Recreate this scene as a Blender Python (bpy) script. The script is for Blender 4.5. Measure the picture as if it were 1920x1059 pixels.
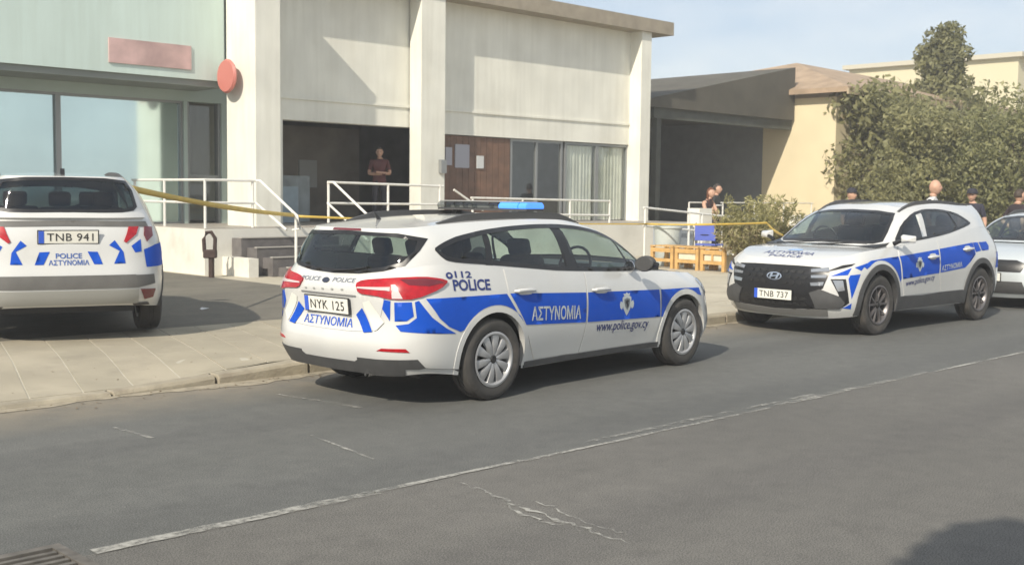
import bpy, bmesh, math, random
import numpy as np
from mathutils import Vector, Matrix
from mathutils.bvhtree import BVHTree
from mathutils.geometry import delaunay_2d_cdt

for o in list(bpy.data.objects):
    bpy.data.objects.remove(o)
scene = bpy.context.scene
COL = scene.collection
R = math.radians
random.seed(7)

# ------------------------------------------------------------------ camera
cam_d = bpy.data.cameras.new('camera')
cam_o = bpy.data.objects.new('camera', cam_d)
COL.objects.link(cam_o)
CAM_H, CAM_PITCH, CAM_ROLL, CAM_YAW, CAM_F = 1.619, R(4.349), R(0.658), R(45.511), 2150.0
_fw = Vector((math.cos(CAM_YAW) * math.cos(CAM_PITCH), math.sin(CAM_YAW) * math.cos(CAM_PITCH), -math.sin(CAM_PITCH)))
_r0 = Vector((math.sin(CAM_YAW), -math.cos(CAM_YAW), 0))
_u0 = _r0.cross(_fw)
_r = _r0 * math.cos(CAM_ROLL) + _u0 * math.sin(CAM_ROLL)
_u = -_r0 * math.sin(CAM_ROLL) + _u0 * math.cos(CAM_ROLL)
_m = Matrix((_r, _u, -_fw)).transposed().to_4x4()
_m.translation = (0, 0, CAM_H)
cam_o.matrix_world = _m
cam_d.sensor_width = 36.0
cam_d.lens = CAM_F / 1920.0 * 36.0
cam_d.clip_start = 0.05
cam_d.clip_end = 2000
cam_d.dof.use_dof = True
cam_d.dof.focus_distance = 9.0
cam_d.dof.aperture_fstop = 4.0
scene.camera = cam_o

# ------------------------------------------------------------------ sky and sun
SUN_AZ, SUN_EL = R(199.0), R(37.0)          # direction towards the sun, from +X counter-clockwise
to_sun = Vector((math.cos(SUN_AZ) * math.cos(SUN_EL), math.sin(SUN_AZ) * math.cos(SUN_EL), math.sin(SUN_EL)))
world = bpy.data.worlds.new('World')
scene.world = world
world.use_nodes = True
wn, wl = world.node_tree.nodes, world.node_tree.links
wn.clear()
w_out = wn.new('ShaderNodeOutputWorld')
w_bg = wn.new('ShaderNodeBackground')
w_sky = wn.new('ShaderNodeTexSky')
w_sky.sky_type = 'NISHITA'
w_sky.sun_disc = False
w_sky.sun_elevation = SUN_EL
w_sky.sun_rotation = math.atan2(to_sun.x, to_sun.y)
w_sky.air_density = 1.0
w_sky.dust_density = 0.8
w_sky.ozone_density = 1.0
# thin cloud, all over the sky
w_tc = wn.new('ShaderNodeTexCoord')
w_map = wn.new('ShaderNodeMapping'); w_map.inputs['Scale'].default_value = (1.0, 1.0, 2.6)
w_noise = wn.new('ShaderNodeTexNoise'); w_noise.inputs['Scale'].default_value = 2.3
w_noise.inputs['Detail'].default_value = 6.0; w_noise.inputs['Roughness'].default_value = 0.55
w_ramp = wn.new('ShaderNodeValToRGB')
w_ramp.color_ramp.elements[0].position = 0.30; w_ramp.color_ramp.elements[0].color = (0, 0, 0, 1)
w_ramp.color_ramp.elements[1].position = 0.70; w_ramp.color_ramp.elements[1].color = (1, 1, 1, 1)
w_mix = wn.new('ShaderNodeMixRGB'); w_mix.inputs[0].default_value = 0.86
w_cl = wn.new('ShaderNodeMixRGB'); w_cl.inputs[1].default_value = (1.5, 1.95, 2.5, 1); w_cl.inputs[2].default_value = (3.5, 3.4, 3.2, 1)
wl.new(w_tc.outputs['Generated'], w_map.inputs[0]); wl.new(w_map.outputs[0], w_noise.inputs['Vector'])
wl.new(w_noise.outputs['Fac'], w_ramp.inputs[0]); wl.new(w_ramp.outputs[0], w_cl.inputs[0])
wl.new(w_cl.outputs[0], w_mix.inputs[2]); wl.new(w_sky.outputs[0], w_mix.inputs[1])
wl.new(w_mix.outputs[0], w_bg.inputs[0])
w_bg.inputs[1].default_value = 0.15
wl.new(w_bg.outputs[0], w_out.inputs[0])

sun_d = bpy.data.lights.new('sun', 'SUN')
sun_d.energy = 2.9
sun_d.angle = R(0.6)
sun_d.color = (1.0, 0.92, 0.79)
sun_o = bpy.data.objects.new('sun', sun_d)
COL.objects.link(sun_o)
sun_o.rotation_euler = to_sun.to_track_quat('Z', 'Y').to_euler()
sun_o.location = (-20, -5, 20)

scene.render.engine = 'CYCLES'
scene.view_settings.view_transform = 'Standard'
scene.view_settings.look = 'None'
scene.view_settings.gamma = 1.0
scene.view_settings.exposure = 0.85

# ------------------------------------------------------------------ helpers
def tag(o, label=None, cat=None, group=None, kind=None):
    if label: o['label'] = label
    if cat: o['category'] = cat
    if group: o['group'] = group
    if kind: o['kind'] = kind
    return o

def empty(name, loc=(0, 0, 0), rz=0.0):
    o = bpy.data.objects.new(name, None)
    o.empty_display_size = 0.2
    COL.objects.link(o)
    o.location = loc
    o.rotation_euler = (0, 0, rz)
    return o

def mesh_obj(name, verts, faces, material=None, parent=None, smooth=False, sharp=None):
    me = bpy.data.meshes.new(name)
    me.from_pydata([tuple(v) for v in verts], [], [tuple(f) for f in faces])
    me.update()
    if smooth:
        me.polygons.foreach_set('use_smooth', [True] * len(me.polygons))
        if sharp:
            me.set_sharp_from_angle(angle=R(sharp))
    o = bpy.data.objects.new(name, me)
    COL.objects.link(o)
    if material: me.materials.append(material)
    if parent: o.parent = parent
    return o

class MB:
    """collects simple solids into one mesh"""
    def __init__(self): self.v, self.f = [], []
    def add(self, vs, fs):
        n = len(self.v)
        self.v += [tuple(v) for v in vs]; self.f += [tuple(i + n for i in f) for f in fs]
        return self
    def box(self, c, s, rz=0.0, m=None):
        hx, hy, hz = s[0] / 2, s[1] / 2, s[2] / 2
        M = m if m is not None else Matrix.Rotation(rz, 3, 'Z')
        vs = [Vector(c) + M @ Vector((x * hx, y * hy, z * hz)) for x in (-1, 1) for y in (-1, 1) for z in (-1, 1)]
        return self.add(vs, [(0, 1, 3, 2), (4, 6, 7, 5), (0, 4, 5, 1), (2, 3, 7, 6), (0, 2, 6, 4), (1, 5, 7, 3)])
    def span(self, a, b):
        return self.box([(a[i] + b[i]) / 2 for i in range(3)], [abs(b[i] - a[i]) for i in range(3)])
    def tube(self, pts, r, n=10, caps=True):
        pts = [Vector(q) for q in pts]
        rs = r if isinstance(r, (list, tuple)) else [r] * len(pts)
        rings = []
        for i, q in enumerate(pts):
            t = (pts[min(i + 1, len(pts) - 1)] - pts[max(i - 1, 0)]).normalized()
            a = t.orthogonal() if abs(t.z) > 0.95 else t.cross(Vector((0, 0, 1)))
            a.normalize(); b = t.cross(a)
            rings.append([q + (a * math.cos(2 * math.pi * k / n) + b * math.sin(2 * math.pi * k / n)) * rs[i] for k in range(n)])
        vs = [v for rg in rings for v in rg]; fs = []
        for i in range(len(pts) - 1):
            for k in range(n):
                fs.append((i * n + k, i * n + (k + 1) % n, (i + 1) * n + (k + 1) % n, (i + 1) * n + k))
        if caps:
            fs.append(tuple(range(n - 1, -1, -1))); fs.append(tuple((len(pts) - 1) * n + k for k in range(n)))
        return self.add(vs, fs)
    def lathe(self, prof, n=32, axis='Z', c=(0, 0, 0), closed=False):
        vs, fs = [], []
        for k in range(n):
            a = 2 * math.pi * k / n; ca, sa = math.cos(a), math.sin(a)
            for r, h in prof:
                if axis == 'Z': q = (r * ca, r * sa, h)
                elif axis == 'Y': q = (r * ca, h, r * sa)
                else: q = (h, r * ca, r * sa)
                vs.append((q[0] + c[0], q[1] + c[1], q[2] + c[2]))
        m = len(prof)
        for k in range(n):
            for i in range(m if closed else m - 1):
                j = (i + 1) % m
                fs.append((k * m + i, k * m + j, ((k + 1) % n) * m + j, ((k + 1) % n) * m + i))
        return self.add(vs, fs)
    def prism(self, poly, z0, z1, axes='xyz'):
        n = len(poly); vs = []
        for z in (z0, z1):
            for a, b in poly:
                d = dict(zip(axes, (a, b, z))); vs.append((d['x'], d['y'], d['z']))
        fs = [tuple(range(n - 1, -1, -1)), tuple(range(n, 2 * n))] + [(i, (i + 1) % n, n + (i + 1) % n, n + i) for i in range(n)]
        return self.add(vs, fs)
    def build(self, name, material=None, parent=None, smooth=False, sharp=35):
        o = mesh_obj(name, self.v, self.f, material, parent, smooth, sharp if smooth else None)
        bm = bmesh.new(); bm.from_mesh(o.data); bmesh.ops.recalc_face_normals(bm, faces=bm.faces); bm.to_mesh(o.data); bm.free()
        return o

def bevel(o, w=0.01, seg=2):
    md = o.modifiers.new('bevel', 'BEVEL'); md.width = w; md.segments = seg; md.limit_method = 'ANGLE'; md.angle_limit = R(40)
    return o

_mats = {}
def mat(name, col, rough=0.6, metal=0.0, coat=0.0, spec=0.5, var=0.0, vscale=3.0, bump=0.0, bscale=60.0, emit=None, coord='Object', dirt=None, streak=0.0):
    """procedural principled material: colour with noise variation, fine bump, optional dirt colour (col, amount, scale)"""
    if name in _mats: return _mats[name]
    m = bpy.data.materials.new(name); m.use_nodes = True
    nt = m.node_tree; N, L = nt.nodes, nt.links
    b = N['Principled BSDF']
    b.inputs['Roughness'].default_value = rough; b.inputs['Metallic'].default_value = metal
    b.inputs['Coat Weight'].default_value = coat; b.inputs['Coat Roughness'].default_value = 0.04
    b.inputs['Specular IOR Level'].default_value = spec
    b.inputs['Base Color'].default_value = (*col, 1)
    tc = N.new('ShaderNodeTexCoord')
    src = None
    if var > 0:
        n1 = N.new('ShaderNodeTexNoise'); n1.inputs['Scale'].default_value = vscale; n1.inputs['Detail'].default_value = 5
        L.new(tc.outputs[coord], n1.inputs['Vector'])
        rp = N.new('ShaderNodeValToRGB'); e = rp.color_ramp.elements
        e[0].position = 0.3; e[1].position = 0.7
        e[0].color = (*[c * (1 - var) for c in col], 1); e[1].color = (*[min(1, c * (1 + var)) for c in col], 1)
        L.new(n1.outputs['Fac'], rp.inputs[0]); src = rp.outputs[0]
    if dirt:
        n2 = N.new('ShaderNodeTexNoise'); n2.inputs['Scale'].default_value = dirt[2]; n2.inputs['Detail'].default_value = 7; n2.inputs['Roughness'].default_value = 0.65
        L.new(tc.outputs[coord], n2.inputs['Vector'])
        r2 = N.new('ShaderNodeValToRGB'); r2.color_ramp.elements[0].position = 0.5; r2.color_ramp.elements[1].position = 0.72
        mu = N.new('ShaderNodeMath'); mu.operation = 'MULTIPLY'; mu.inputs[1].default_value = dirt[1]
        mx = N.new('ShaderNodeMixRGB'); mx.inputs[1].default_value = (*col, 1); mx.inputs[2].default_value = (*dirt[0], 1)
        L.new(n2.outputs['Fac'], r2.inputs[0]); L.new(r2.outputs[0], mu.inputs[0]); L.new(mu.outputs[0], mx.inputs[0])
        if src: L.new(src, mx.inputs[1])
        src = mx.outputs[0]
    if streak:
        mp = N.new('ShaderNodeMapping'); mp.inputs['Scale'].default_value = (5.0, 5.0, 0.35); L.new(tc.outputs[coord], mp.inputs[0])
        n4 = N.new('ShaderNodeTexNoise'); n4.inputs['Scale'].default_value = 1.6; n4.inputs['Detail'].default_value = 6; L.new(mp.outputs[0], n4.inputs['Vector'])
        r4 = N.new('ShaderNodeValToRGB'); r4.color_ramp.elements[0].position = 0.40; r4.color_ramp.elements[1].position = 0.66
        r4.color_ramp.elements[0].color = (1, 1, 1, 1); r4.color_ramp.elements[1].color = (1 - streak, 1 - streak * 1.05, 1 - streak * 1.2, 1)
        m4 = N.new('ShaderNodeMixRGB'); m4.blend_type = 'MULTIPLY'; m4.inputs[0].default_value = 1.0; m4.inputs[1].default_value = (*col, 1)
        L.new(n4.outputs['Fac'], r4.inputs[0]); L.new(r4.outputs[0], m4.inputs[2])
        if src: L.new(src, m4.inputs[1])
        src = m4.outputs[0]
    if src: L.new(src, b.inputs['Base Color'])
    if bump > 0:
        n3 = N.new('ShaderNodeTexNoise'); n3.inputs['Scale'].default_value = bscale; n3.inputs['Detail'].default_value = 4
        L.new(tc.outputs[coord], n3.inputs['Vector'])
        bp = N.new('ShaderNodeBump'); bp.inputs['Strength'].default_value = bump; bp.inputs['Distance'].default_value = 0.01
        L.new(n3.outputs['Fac'], bp.inputs['Height']); L.new(bp.outputs[0], b.inputs['Normal'])
    if emit:
        b.inputs['Emission Color'].default_value = (*emit[0], 1); b.inputs['Emission Strength'].default_value = emit[1]
    _mats[name] = m
    return m

def glass_mat(name, tint=(0.6, 0.68, 0.66), dark=0.5):
    """window glass: tinted see-through with a mirror-like fresnel reflection"""
    if name in _mats: return _mats[name]
    m = bpy.data.materials.new(name); m.use_nodes = True
    N, L = m.node_tree.nodes, m.node_tree.links
    N.clear()
    out = N.new('ShaderNodeOutputMaterial'); mix = N.new('ShaderNodeMixShader')
    tr = N.new('ShaderNodeBsdfTransparent'); tr.inputs[0].default_value = (*[c * dark for c in tint], 1)
    gl = N.new('ShaderNodeBsdfGlossy'); gl.inputs['Roughness'].default_value = 0.03; gl.inputs[0].default_value = (0.95, 0.97, 1, 1)
    lw = N.new('ShaderNodeLayerWeight'); lw.inputs[0].default_value = 0.5
    pw = N.new('ShaderNodeMath'); pw.operation = 'POWER'; pw.inputs[1].default_value = 4.0; L.new(lw.outputs['Facing'], pw.inputs[0])
    ma = N.new('ShaderNodeMath'); ma.operation = 'MULTIPLY_ADD'; ma.inputs[1].default_value = 0.85; ma.inputs[2].default_value = 0.055; L.new(pw.outputs[0], ma.inputs[0])
    L.new(ma.outputs[0], mix.inputs[0]); L.new(tr.outputs[0], mix.inputs[1]); L.new(gl.outputs[0], mix.inputs[2]); L.new(mix.outputs[0], out.inputs[0])
    _mats[name] = m
    return m

def copy_tree(o, parent=None):
    c = o.copy(); COL.objects.link(c); c.parent = parent
    for ch in list(o.children): copy_tree(ch, c)
    return c
# ------------------------------------------------------------------ car bodies
def nat_spline(t, P, tt):
    """natural cubic spline through P (n,d) at t, evaluated at tt"""
    t = np.asarray(t, float); P = np.asarray(P, float); n = len(t); h = np.diff(t)
    A = np.zeros((n, n)); B = np.zeros((n,) + P.shape[1:])
    A[0, 0] = A[-1, -1] = 1
    for i in range(1, n - 1):
        A[i, i - 1] = h[i - 1]; A[i, i] = 2 * (h[i - 1] + h[i]); A[i, i + 1] = h[i]
        B[i] = 6 * ((P[i + 1] - P[i]) / h[i] - (P[i] - P[i - 1]) / h[i - 1])
    M = np.linalg.solve(A, B.reshape(n, -1)).reshape(B.shape)
    k = np.clip(np.searchsorted(t, tt, side='right') - 1, 0, n - 2)
    sh = (-1,) + (1,) * (P.ndim - 1)
    a = ((t[k + 1] - tt) / h[k]).reshape(sh); b = ((tt - t[k]) / h[k]).reshape(sh); hh = h[k].reshape(sh)
    return a * P[k] + b * P[k + 1] + ((a ** 3 - a) * M[k] + (b ** 3 - b) * M[k + 1]) * hh ** 2 / 6

def surf_band(cols, nu, nv):
    """half band: columns front centre -> rear centre, rows bottom -> top; returns (nu, nv, 3)"""
    C = np.array(cols, float)
    g0 = C[1:3][::-1] * [1, -1, 1]; g1 = C[-3:-1][::-1] * [1, -1, 1]
    E_ = np.concatenate([g0, C, g1])
    d = np.linalg.norm(np.diff(E_, axis=0), axis=2).mean(1)
    t = np.concatenate([[0], np.cumsum(np.maximum(d, 0.05))])
    tt = np.linspace(t[2], t[-3], nu)
    S = nat_spline(t, E_, tt)
    S[0, :, 1] = 0; S[-1, :, 1] = 0
    S = S.transpose(1, 0, 2)
    d = np.linalg.norm(np.diff(S, axis=0), axis=2).mean(1)
    t = np.concatenate([[0], np.cumsum(d)])
    return nat_spline(t, S, np.linspace(0, t[-1], nv)).transpose(1, 0, 2)

def ring_mesh(H, keep=None):
    """full ring from the half band H; the right half (y<0) first, then the left half back to the front"""
    nu, nv = H.shape[:2]
    A = H * [1, -1, 1]; B = H[::-1][1:-1]
    G = np.concatenate([A, B]); n = len(G)
    V = G.reshape(-1, 3)
    F = []
    for j in range(n):
        k = (j + 1) % n
        for i in range(nv - 1):
            F.append((j * nv + i, j * nv + i + 1, k * nv + i + 1, k * nv + i))
    return V, F

def inpoly(P, poly):
    P = np.atleast_2d(P); poly = np.asarray(poly, float); x, y = P[:, 0], P[:, 1]
    r = np.zeros(len(P), bool); n = len(poly)
    for i in range(n):
        x0, y0 = poly[i]; x1, y1 = poly[(i + 1) % n]
        c = (y0 > y) != (y1 > y)
        with np.errstate(divide='ignore', invalid='ignore'):
            xi = (x1 - x0) * (y - y0) / (y1 - y0) + x0
        r ^= c & (x < xi)
    return r

def smooth_poly(poly, it=2, closed=True):
    """corner-cutting that keeps the outline close to the corner points"""
    P = np.array(poly, float)
    for _ in range(it):
        Q = np.roll(P, -1, 0)
        P = np.stack([P * .8 + Q * .2, P * .2 + Q * .8], 1).reshape(-1, 2)
    return P

def resample(poly, step):
    out = []; n = len(poly)
    for i in range(n):
        a = np.array(poly[i], float); b = np.array(poly[(i + 1) % n], float)
        k = max(1, int(np.linalg.norm(b - a) / step))
        for j in range(k): out.append(a + (b - a) * j / k)
    return np.array(out)

def inset(poly, d):
    P = np.array(poly, float)
    area = 0.5 * np.sum(P[:, 0] * np.roll(P[:, 1], -1) - np.roll(P[:, 0], -1) * P[:, 1])
    s = 1 if area > 0 else -1
    e = np.roll(P, -1, 0) - P; e /= np.maximum(np.linalg.norm(e, axis=1, keepdims=True), 1e-9)
    nrm = np.stack([-e[:, 1], e[:, 0]], 1) * s
    m = nrm + np.roll(nrm, 1, 0); m /= np.maximum(np.linalg.norm(m, axis=1, keepdims=True), 1e-9)
    c = np.maximum((m * nrm).sum(1), 0.45)[:, None]
    return P + m * d / c

def mirrored(o, parent=None):
    """the same part on the other side of the car"""
    me = o.data
    vs = [(v.co.x, -v.co.y, v.co.z) for v in me.vertices]; fs = [tuple(p.vertices)[::-1] for p in me.polygons]
    c = mesh_obj(o.name.split('.')[0], vs, fs, me.materials[0] if me.materials else None, parent or o.parent, any(p.use_smooth for p in me.polygons), 40)
    return c

class Body:
    """a car's skin: lower band, greenhouse band, roof and bonnet, with ray lookup for everything laid on it"""
    def __init__(self, LBc, GBc, ridge, hoodridge, hood_back, nu=150, nv=34):
        self.LB = surf_band(LBc, nu, nv); self.GB = surf_band(GBc, nu, 26)
        self.lv, self.lf = ring_mesh(self.LB); self.gv, self.gf = ring_mesh(self.GB)
        self.rv, self.rf = self.cap(self.GB[:, -1], ridge, 70, 26, 2.2)
        self.hv, self.hf = self.cap(self.LB[:, -1], hoodridge, 60, 30, 2.6, xmin=hood_back)
        V, F = [], []
        for v, f in ((self.lv, self.lf), (self.gv, self.gf), (self.rv, self.rf), (self.hv, self.hf)):
            n = len(V); V += [tuple(q) for q in v]; F += [tuple(i + n for i in q) for q in f]
        self.bvh = BVHTree.FromPolygons([Vector(v) for v in V], F)
        self.gbvh = BVHTree.FromPolygons([Vector(v) for v in self.gv], self.gf)
    def cap(self, edge, ridge, nx, ny, pw, xmin=None):
        """surface between an edge curve (half ring) and its mirror image, crowned along a ridge line"""
        x = edge[:, 0]; o = np.argsort(x); xs = x[o]; ys = np.abs(edge[o, 1]); zs = edge[o, 2]
        x1 = xs[-1]; x0 = xs[0] if xmin is None else xmin
        rr = np.array(sorted(ridge)); s = np.linspace(0, 1, nx)
        xx = x0 + (x1 - x0) * (0.5 - 0.5 * np.cos(s * np.pi))
        ye = np.interp(xx, xs, ys); ze = np.interp(xx, xs, zs); zr = nat_spline(rr[:, 0], rr[:, 1:2], np.clip(xx, rr[0, 0], rr[-1, 0]))[:, 0]
        if xmin is None: ye[0] = 0; zr[0] = ze[0]
        ye[-1] = 0; zr[-1] = ze[-1]
        w = np.linspace(-1, 1, 2 * ny + 1)
        V = np.zeros((nx, len(w), 3))
        V[:, :, 0] = xx[:, None]; V[:, :, 1] = ye[:, None] * w[None]
        V[:, :, 2] = ze[:, None] + (zr - ze)[:, None] * (1 - np.abs(w[None]) ** pw)
        m = len(w); F = []
        for i in range(nx - 1):
            for j in range(m - 1):
                F.append((i * m + j, (i + 1) * m + j, (i + 1) * m + j + 1, i * m + j + 1))
        return V.reshape(-1, 3), F
    def cast(self, P, axis, side, bvh=None):
        """P: (n,2) in the two other axes; returns hit points and normals seen from side*axis"""
        bvh = bvh or self.bvh; out = []; nor = []
        if isinstance(axis, str):              # 'd225': seen along a horizontal direction, outline in (sideways, z)
            th = R(float(axis[1:])); n = Vector((math.cos(th), math.sin(th), 0)); e1 = Vector((-math.sin(th), math.cos(th), 0))
            for a, b in P:
                o = e1 * a + Vector((0, 0, b)) + n * 8.0
                h = bvh.ray_cast(o, -n)
                if h[0] is None: h = bvh.find_nearest(o - n * 7.0)
                nn = h[1] if h[1].dot(n) > 0 else -h[1]
                out.append(h[0]); nor.append(nn)
            return out, nor
        k = [i for i in range(3) if i != axis]
        for a, b in P:
            o = Vector((0, 0, 0)); o[k[0]] = a; o[k[1]] = b; o[axis] = 8.0 * side
            d = Vector((0, 0, 0)); d[axis] = -side
            h = bvh.ray_cast(o, d)
            if h[0] is None or h[0][axis] * side < -6:
                o[axis] = self.guess * side if axis == 1 else o[axis] / 8 * 3
                h = bvh.find_nearest(o)
            nn = h[1]
            if nn[axis] * side < 0: nn = -nn
            out.append(h[0]); nor.append(nn)
        return out, nor
    guess = 0.8
    def patch(self, name, poly, axis, side, material, parent, off=0.003, holes=(), step=0.05, depth=0.0, cut=0.0, smooth=0, bvh=None):
        """a panel lying on the skin: outline in the plane across `axis`, lifted onto the skin, `depth` gives it edges"""
        poly = smooth_poly(poly, smooth) if smooth else np.array(poly, float)
        loops = [resample(poly, step)] + [resample(smooth_poly(h, smooth) if smooth else h, step) for h in holes]
        pts, edges = [], []
        for lp in loops:
            n = len(pts); pts += [Vector(q) for q in lp]
            edges += [(n + i, n + (i + 1) % len(lp)) for i in range(len(lp))]
        lo, hi = poly.min(0), poly.max(0)
        gx = np.arange(lo[0] + step / 2, hi[0], step); gy = np.arange(lo[1] + step / 2, hi[1], step)
        if len(gx) and len(gy):
            g = np.array([(a, b) for a in gx for b in gy]); ok = inpoly(g, loops[0])
            for h in loops[1:]: ok &= ~inpoly(g, h)
            g = g[ok]
            if len(g):
                bd = np.concatenate(loops)
                dd = np.sqrt(((g[:, None] - bd[None]) ** 2).sum(2)).min(1)
                pts += [Vector(q) for q in g[dd > step * 0.4]]
        v2, e2, f2, _, _, _ = delaunay_2d_cdt(pts, edges, [], 0, 1e-5)
        P = np.array([(v.x, v.y) for v in v2])
        cen = np.array([P[list(f)].mean(0) for f in f2])
        ok = inpoly(cen, loops[0])
        for h in loops[1:]: ok &= ~inpoly(cen, h)
        fs = [tuple(f) for f, k in zip(f2, ok) if k]
        used = sorted({i for f in fs for i in f}); mp = {u: i for i, u in enumerate(used)}
        hp, hn = self.cast(P[used], axis, side, bvh)
        vs = [p_ + n_ * off for p_, n_ in zip(hp, hn)]
        fs = [tuple(mp[i] for i in f) for f in fs]
        # orient outwards
        if fs:
            f = fs[len(fs) // 2]; nrm = (vs[f[1]] - vs[f[0]]).cross(vs[f[2]] - vs[f[0]])
            if nrm.dot(hn[f[0]]) < 0: fs = [f[::-1] for f in fs]
        if depth:
            cnt = {}
            for f in fs:
                for i in range(len(f)):
                    e = (f[i], f[(i + 1) % len(f)]); cnt[e] = 1
            bnd = [e for e in cnt if (e[1], e[0]) not in cnt]
            low = {}
            for e in bnd:
                for i in e:
                    if i not in low:
                        low[i] = len(vs); vs.append(vs[i] - hn[i] * depth)
            for a, b in bnd: fs.append((b, a, low[a], low[b]))
        o = mesh_obj(name, vs, fs, material, parent, True, 40 if depth else None)
        return o
    def skin(self, part, remove):
        """(verts, faces) of one skin band without the faces whose centre `remove` accepts"""
        V, F = {'lb': (self.lv, self.lf), 'gb': (self.gv, self.gf)}[part]
        V = np.asarray(V); c = V[np.array(F)].mean(1)
        return V, [f for f, k in zip(F, remove(c)) if not k]
    def text(self, name, s, axis, side, p0, p1, height, material, parent, off=0.006, width_fit=True, shear=0.0, bold=0.0, spacing=1.0, up=(0, 1)):
        """flat lettering laid on the skin: baseline from p0 to p1 in the plane across `axis`"""
        cu = bpy.data.curves.new(name, 'FONT'); cu.body = s; cu.size = 1.0; cu.resolution_u = 3; cu.offset = bold; cu.shear = shear; cu.space_character = spacing
        to = bpy.data.objects.new(name, cu); COL.objects.link(to)
        dg = bpy.context.evaluated_depsgraph_get(); dg.update()
        me = bpy.data.meshes.new_from_object(to.evaluated_get(dg))
        bpy.data.objects.remove(to)
        V = np.array([v.co[:2] for v in me.vertices]); F = [tuple(q.vertices) for q in me.polygons]
        bpy.data.meshes.remove(me)
        lo, hi = V.min(0), V.max(0)
        p0, p1 = np.array(p0, float), np.array(p1, float); d = p1 - p0; ln = np.linalg.norm(d); ux = d / ln
        uy = np.array(up, float)
        X = (V[:, 0] - lo[0]) / (hi[0] - lo[0]) * ln; Y = (V[:, 1] - (lo[1] if not s.islower() and '.' not in s else 0)) / 0.73 * height
        P = p0 + X[:, None] * ux + Y[:, None] * uy
        hp, hn = self.cast(P, axis, side)
        vs = [a + b * off for a, b in zip(hp, hn)]
        return mesh_obj(name, vs, F, material, parent)

def wheel_parts(parent, x, y, side, radius, width, rim_r, kind, mats):
    """wheel > tyre, rim (spoked cover or alloy), hub_cap; side = +1 for the left side of the car"""
    w = empty('wheel'); w.parent = parent; w.location = (x, y, radius)
    hw = width / 2
    # tyre: outer face towards side
    prof = []
    r0, r1 = rim_r * 0.99, radius
    for t in ((r0, -hw * .72), (r0 + .012, -hw * .9), (r0 + (r1 - r0) * .5, -hw), (r1 - .03, -hw * .96), (r1 - .008, -hw * .82), (r1, -hw * .6),
              (r1, -hw * .22), (r1 - .006, -hw * .2), (r1 - .006, -hw * .14), (r1, -hw * .12), (r1, hw * .12), (r1 - .006, hw * .14), (r1 - .006, hw * .2), (r1, hw * .22),
              (r1, hw * .6), (r1 - .008, hw * .82), (r1 - .03, hw * .96), (r0 + (r1 - r0) * .5, hw), (r0 + .012, hw * .9), (r0, hw * .72)):
        prof.append(t)
    MB().lathe(prof, 56, 'Y', closed=True).build('tyre', mats['tyre'], w, True, 30)
    # rim barrel and lip
    s = side
    b = MB().lathe([(r0 + .006, s * hw * .92), (r0 - .012, s * hw * .95), (r0 - .028, s * hw * .8), (r0 - .035, s * hw * .2), (r0 - .035, -s * hw * .8), (r0, -s * hw * .85)], 56, 'Y')
    rim = b.build('rim', mats['rim'], w, True, 40)
    MB().lathe([(0.0, s * hw * .12), (r0 - .03, s * hw * .12)], 40, 'Y').build('brake_disc', mats['dark'], rim)
    n = 10 if kind == 'cover' else 5
    face = s * hw * .86
    for q in range(n):
        a = 2 * math.pi * (q + 0.25) / n
        sp = MB()
        ca, sa = math.cos(a), math.sin(a)
        def pt(r, tt, h): return (r * ca - tt * sa, h, r * sa + tt * ca)
        if kind == 'cover':
            # paired blades widening to the edge
            prof2 = [(.028, .016), (.07, .024), (.13, .033), (r0 - .010, .044 if q % 2 else .054)]
            th = .016
            ins = []
            for r, t in prof2:
                hh = face + s * (.004 - .018 * max(0, (.09 - r) / .09)) - s * .016 * (r / r0) ** 4
                ins.append([pt(r, -t, hh - s * th), pt(r, -t * .82, hh), pt(r, 0, hh + s * .005), pt(r, t * .82, hh), pt(r, t, hh - s * th)])
            V = [v for i in ins for v in i]; F = []
            for i in range(len(ins) - 1):
                for k in range(4): F.append((i * 5 + k, i * 5 + k + 1, i * 5 + 5 + k + 1, i * 5 + 5 + k))
            sp.add(V, F).build('spoke', mats['rim'], rim, True, 30)
        else:
            for dv in (-1, 1):
                ins = []
                for r, t, off in ((.04, .022, .006), (.10, .016, .022), (.17, .015, .045), (r0 - .015, .017, .072)):
                    hh = face - s * .022 + s * .016 * math.sin(min(1, r / r0) * 2.4)
                    ins.append([pt(r, off * dv - t, hh - s * .03), pt(r, off * dv - t * .7, hh), pt(r, off * dv + t * .7, hh), pt(r, off * dv + t, hh - s * .03)])
                V = [v for i in ins for v in i]; F = []
                for i in range(len(ins) - 1):
                    for k in range(3): F.append((i * 4 + k, i * 4 + k + 1, i * 4 + 4 + k + 1, i * 4 + 4 + k))
                sp.add(V, F)
            sp.build('spoke', mats['rim'], rim, True, 30)
    MB().lathe([(0, face + s * .004), (.026, face + s * .004), (.034, face - s * .004), (.036, face - s * .02)], 24, 'Y').build('hub_cap', mats['dark'], rim, True, 30)
    return w

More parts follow.
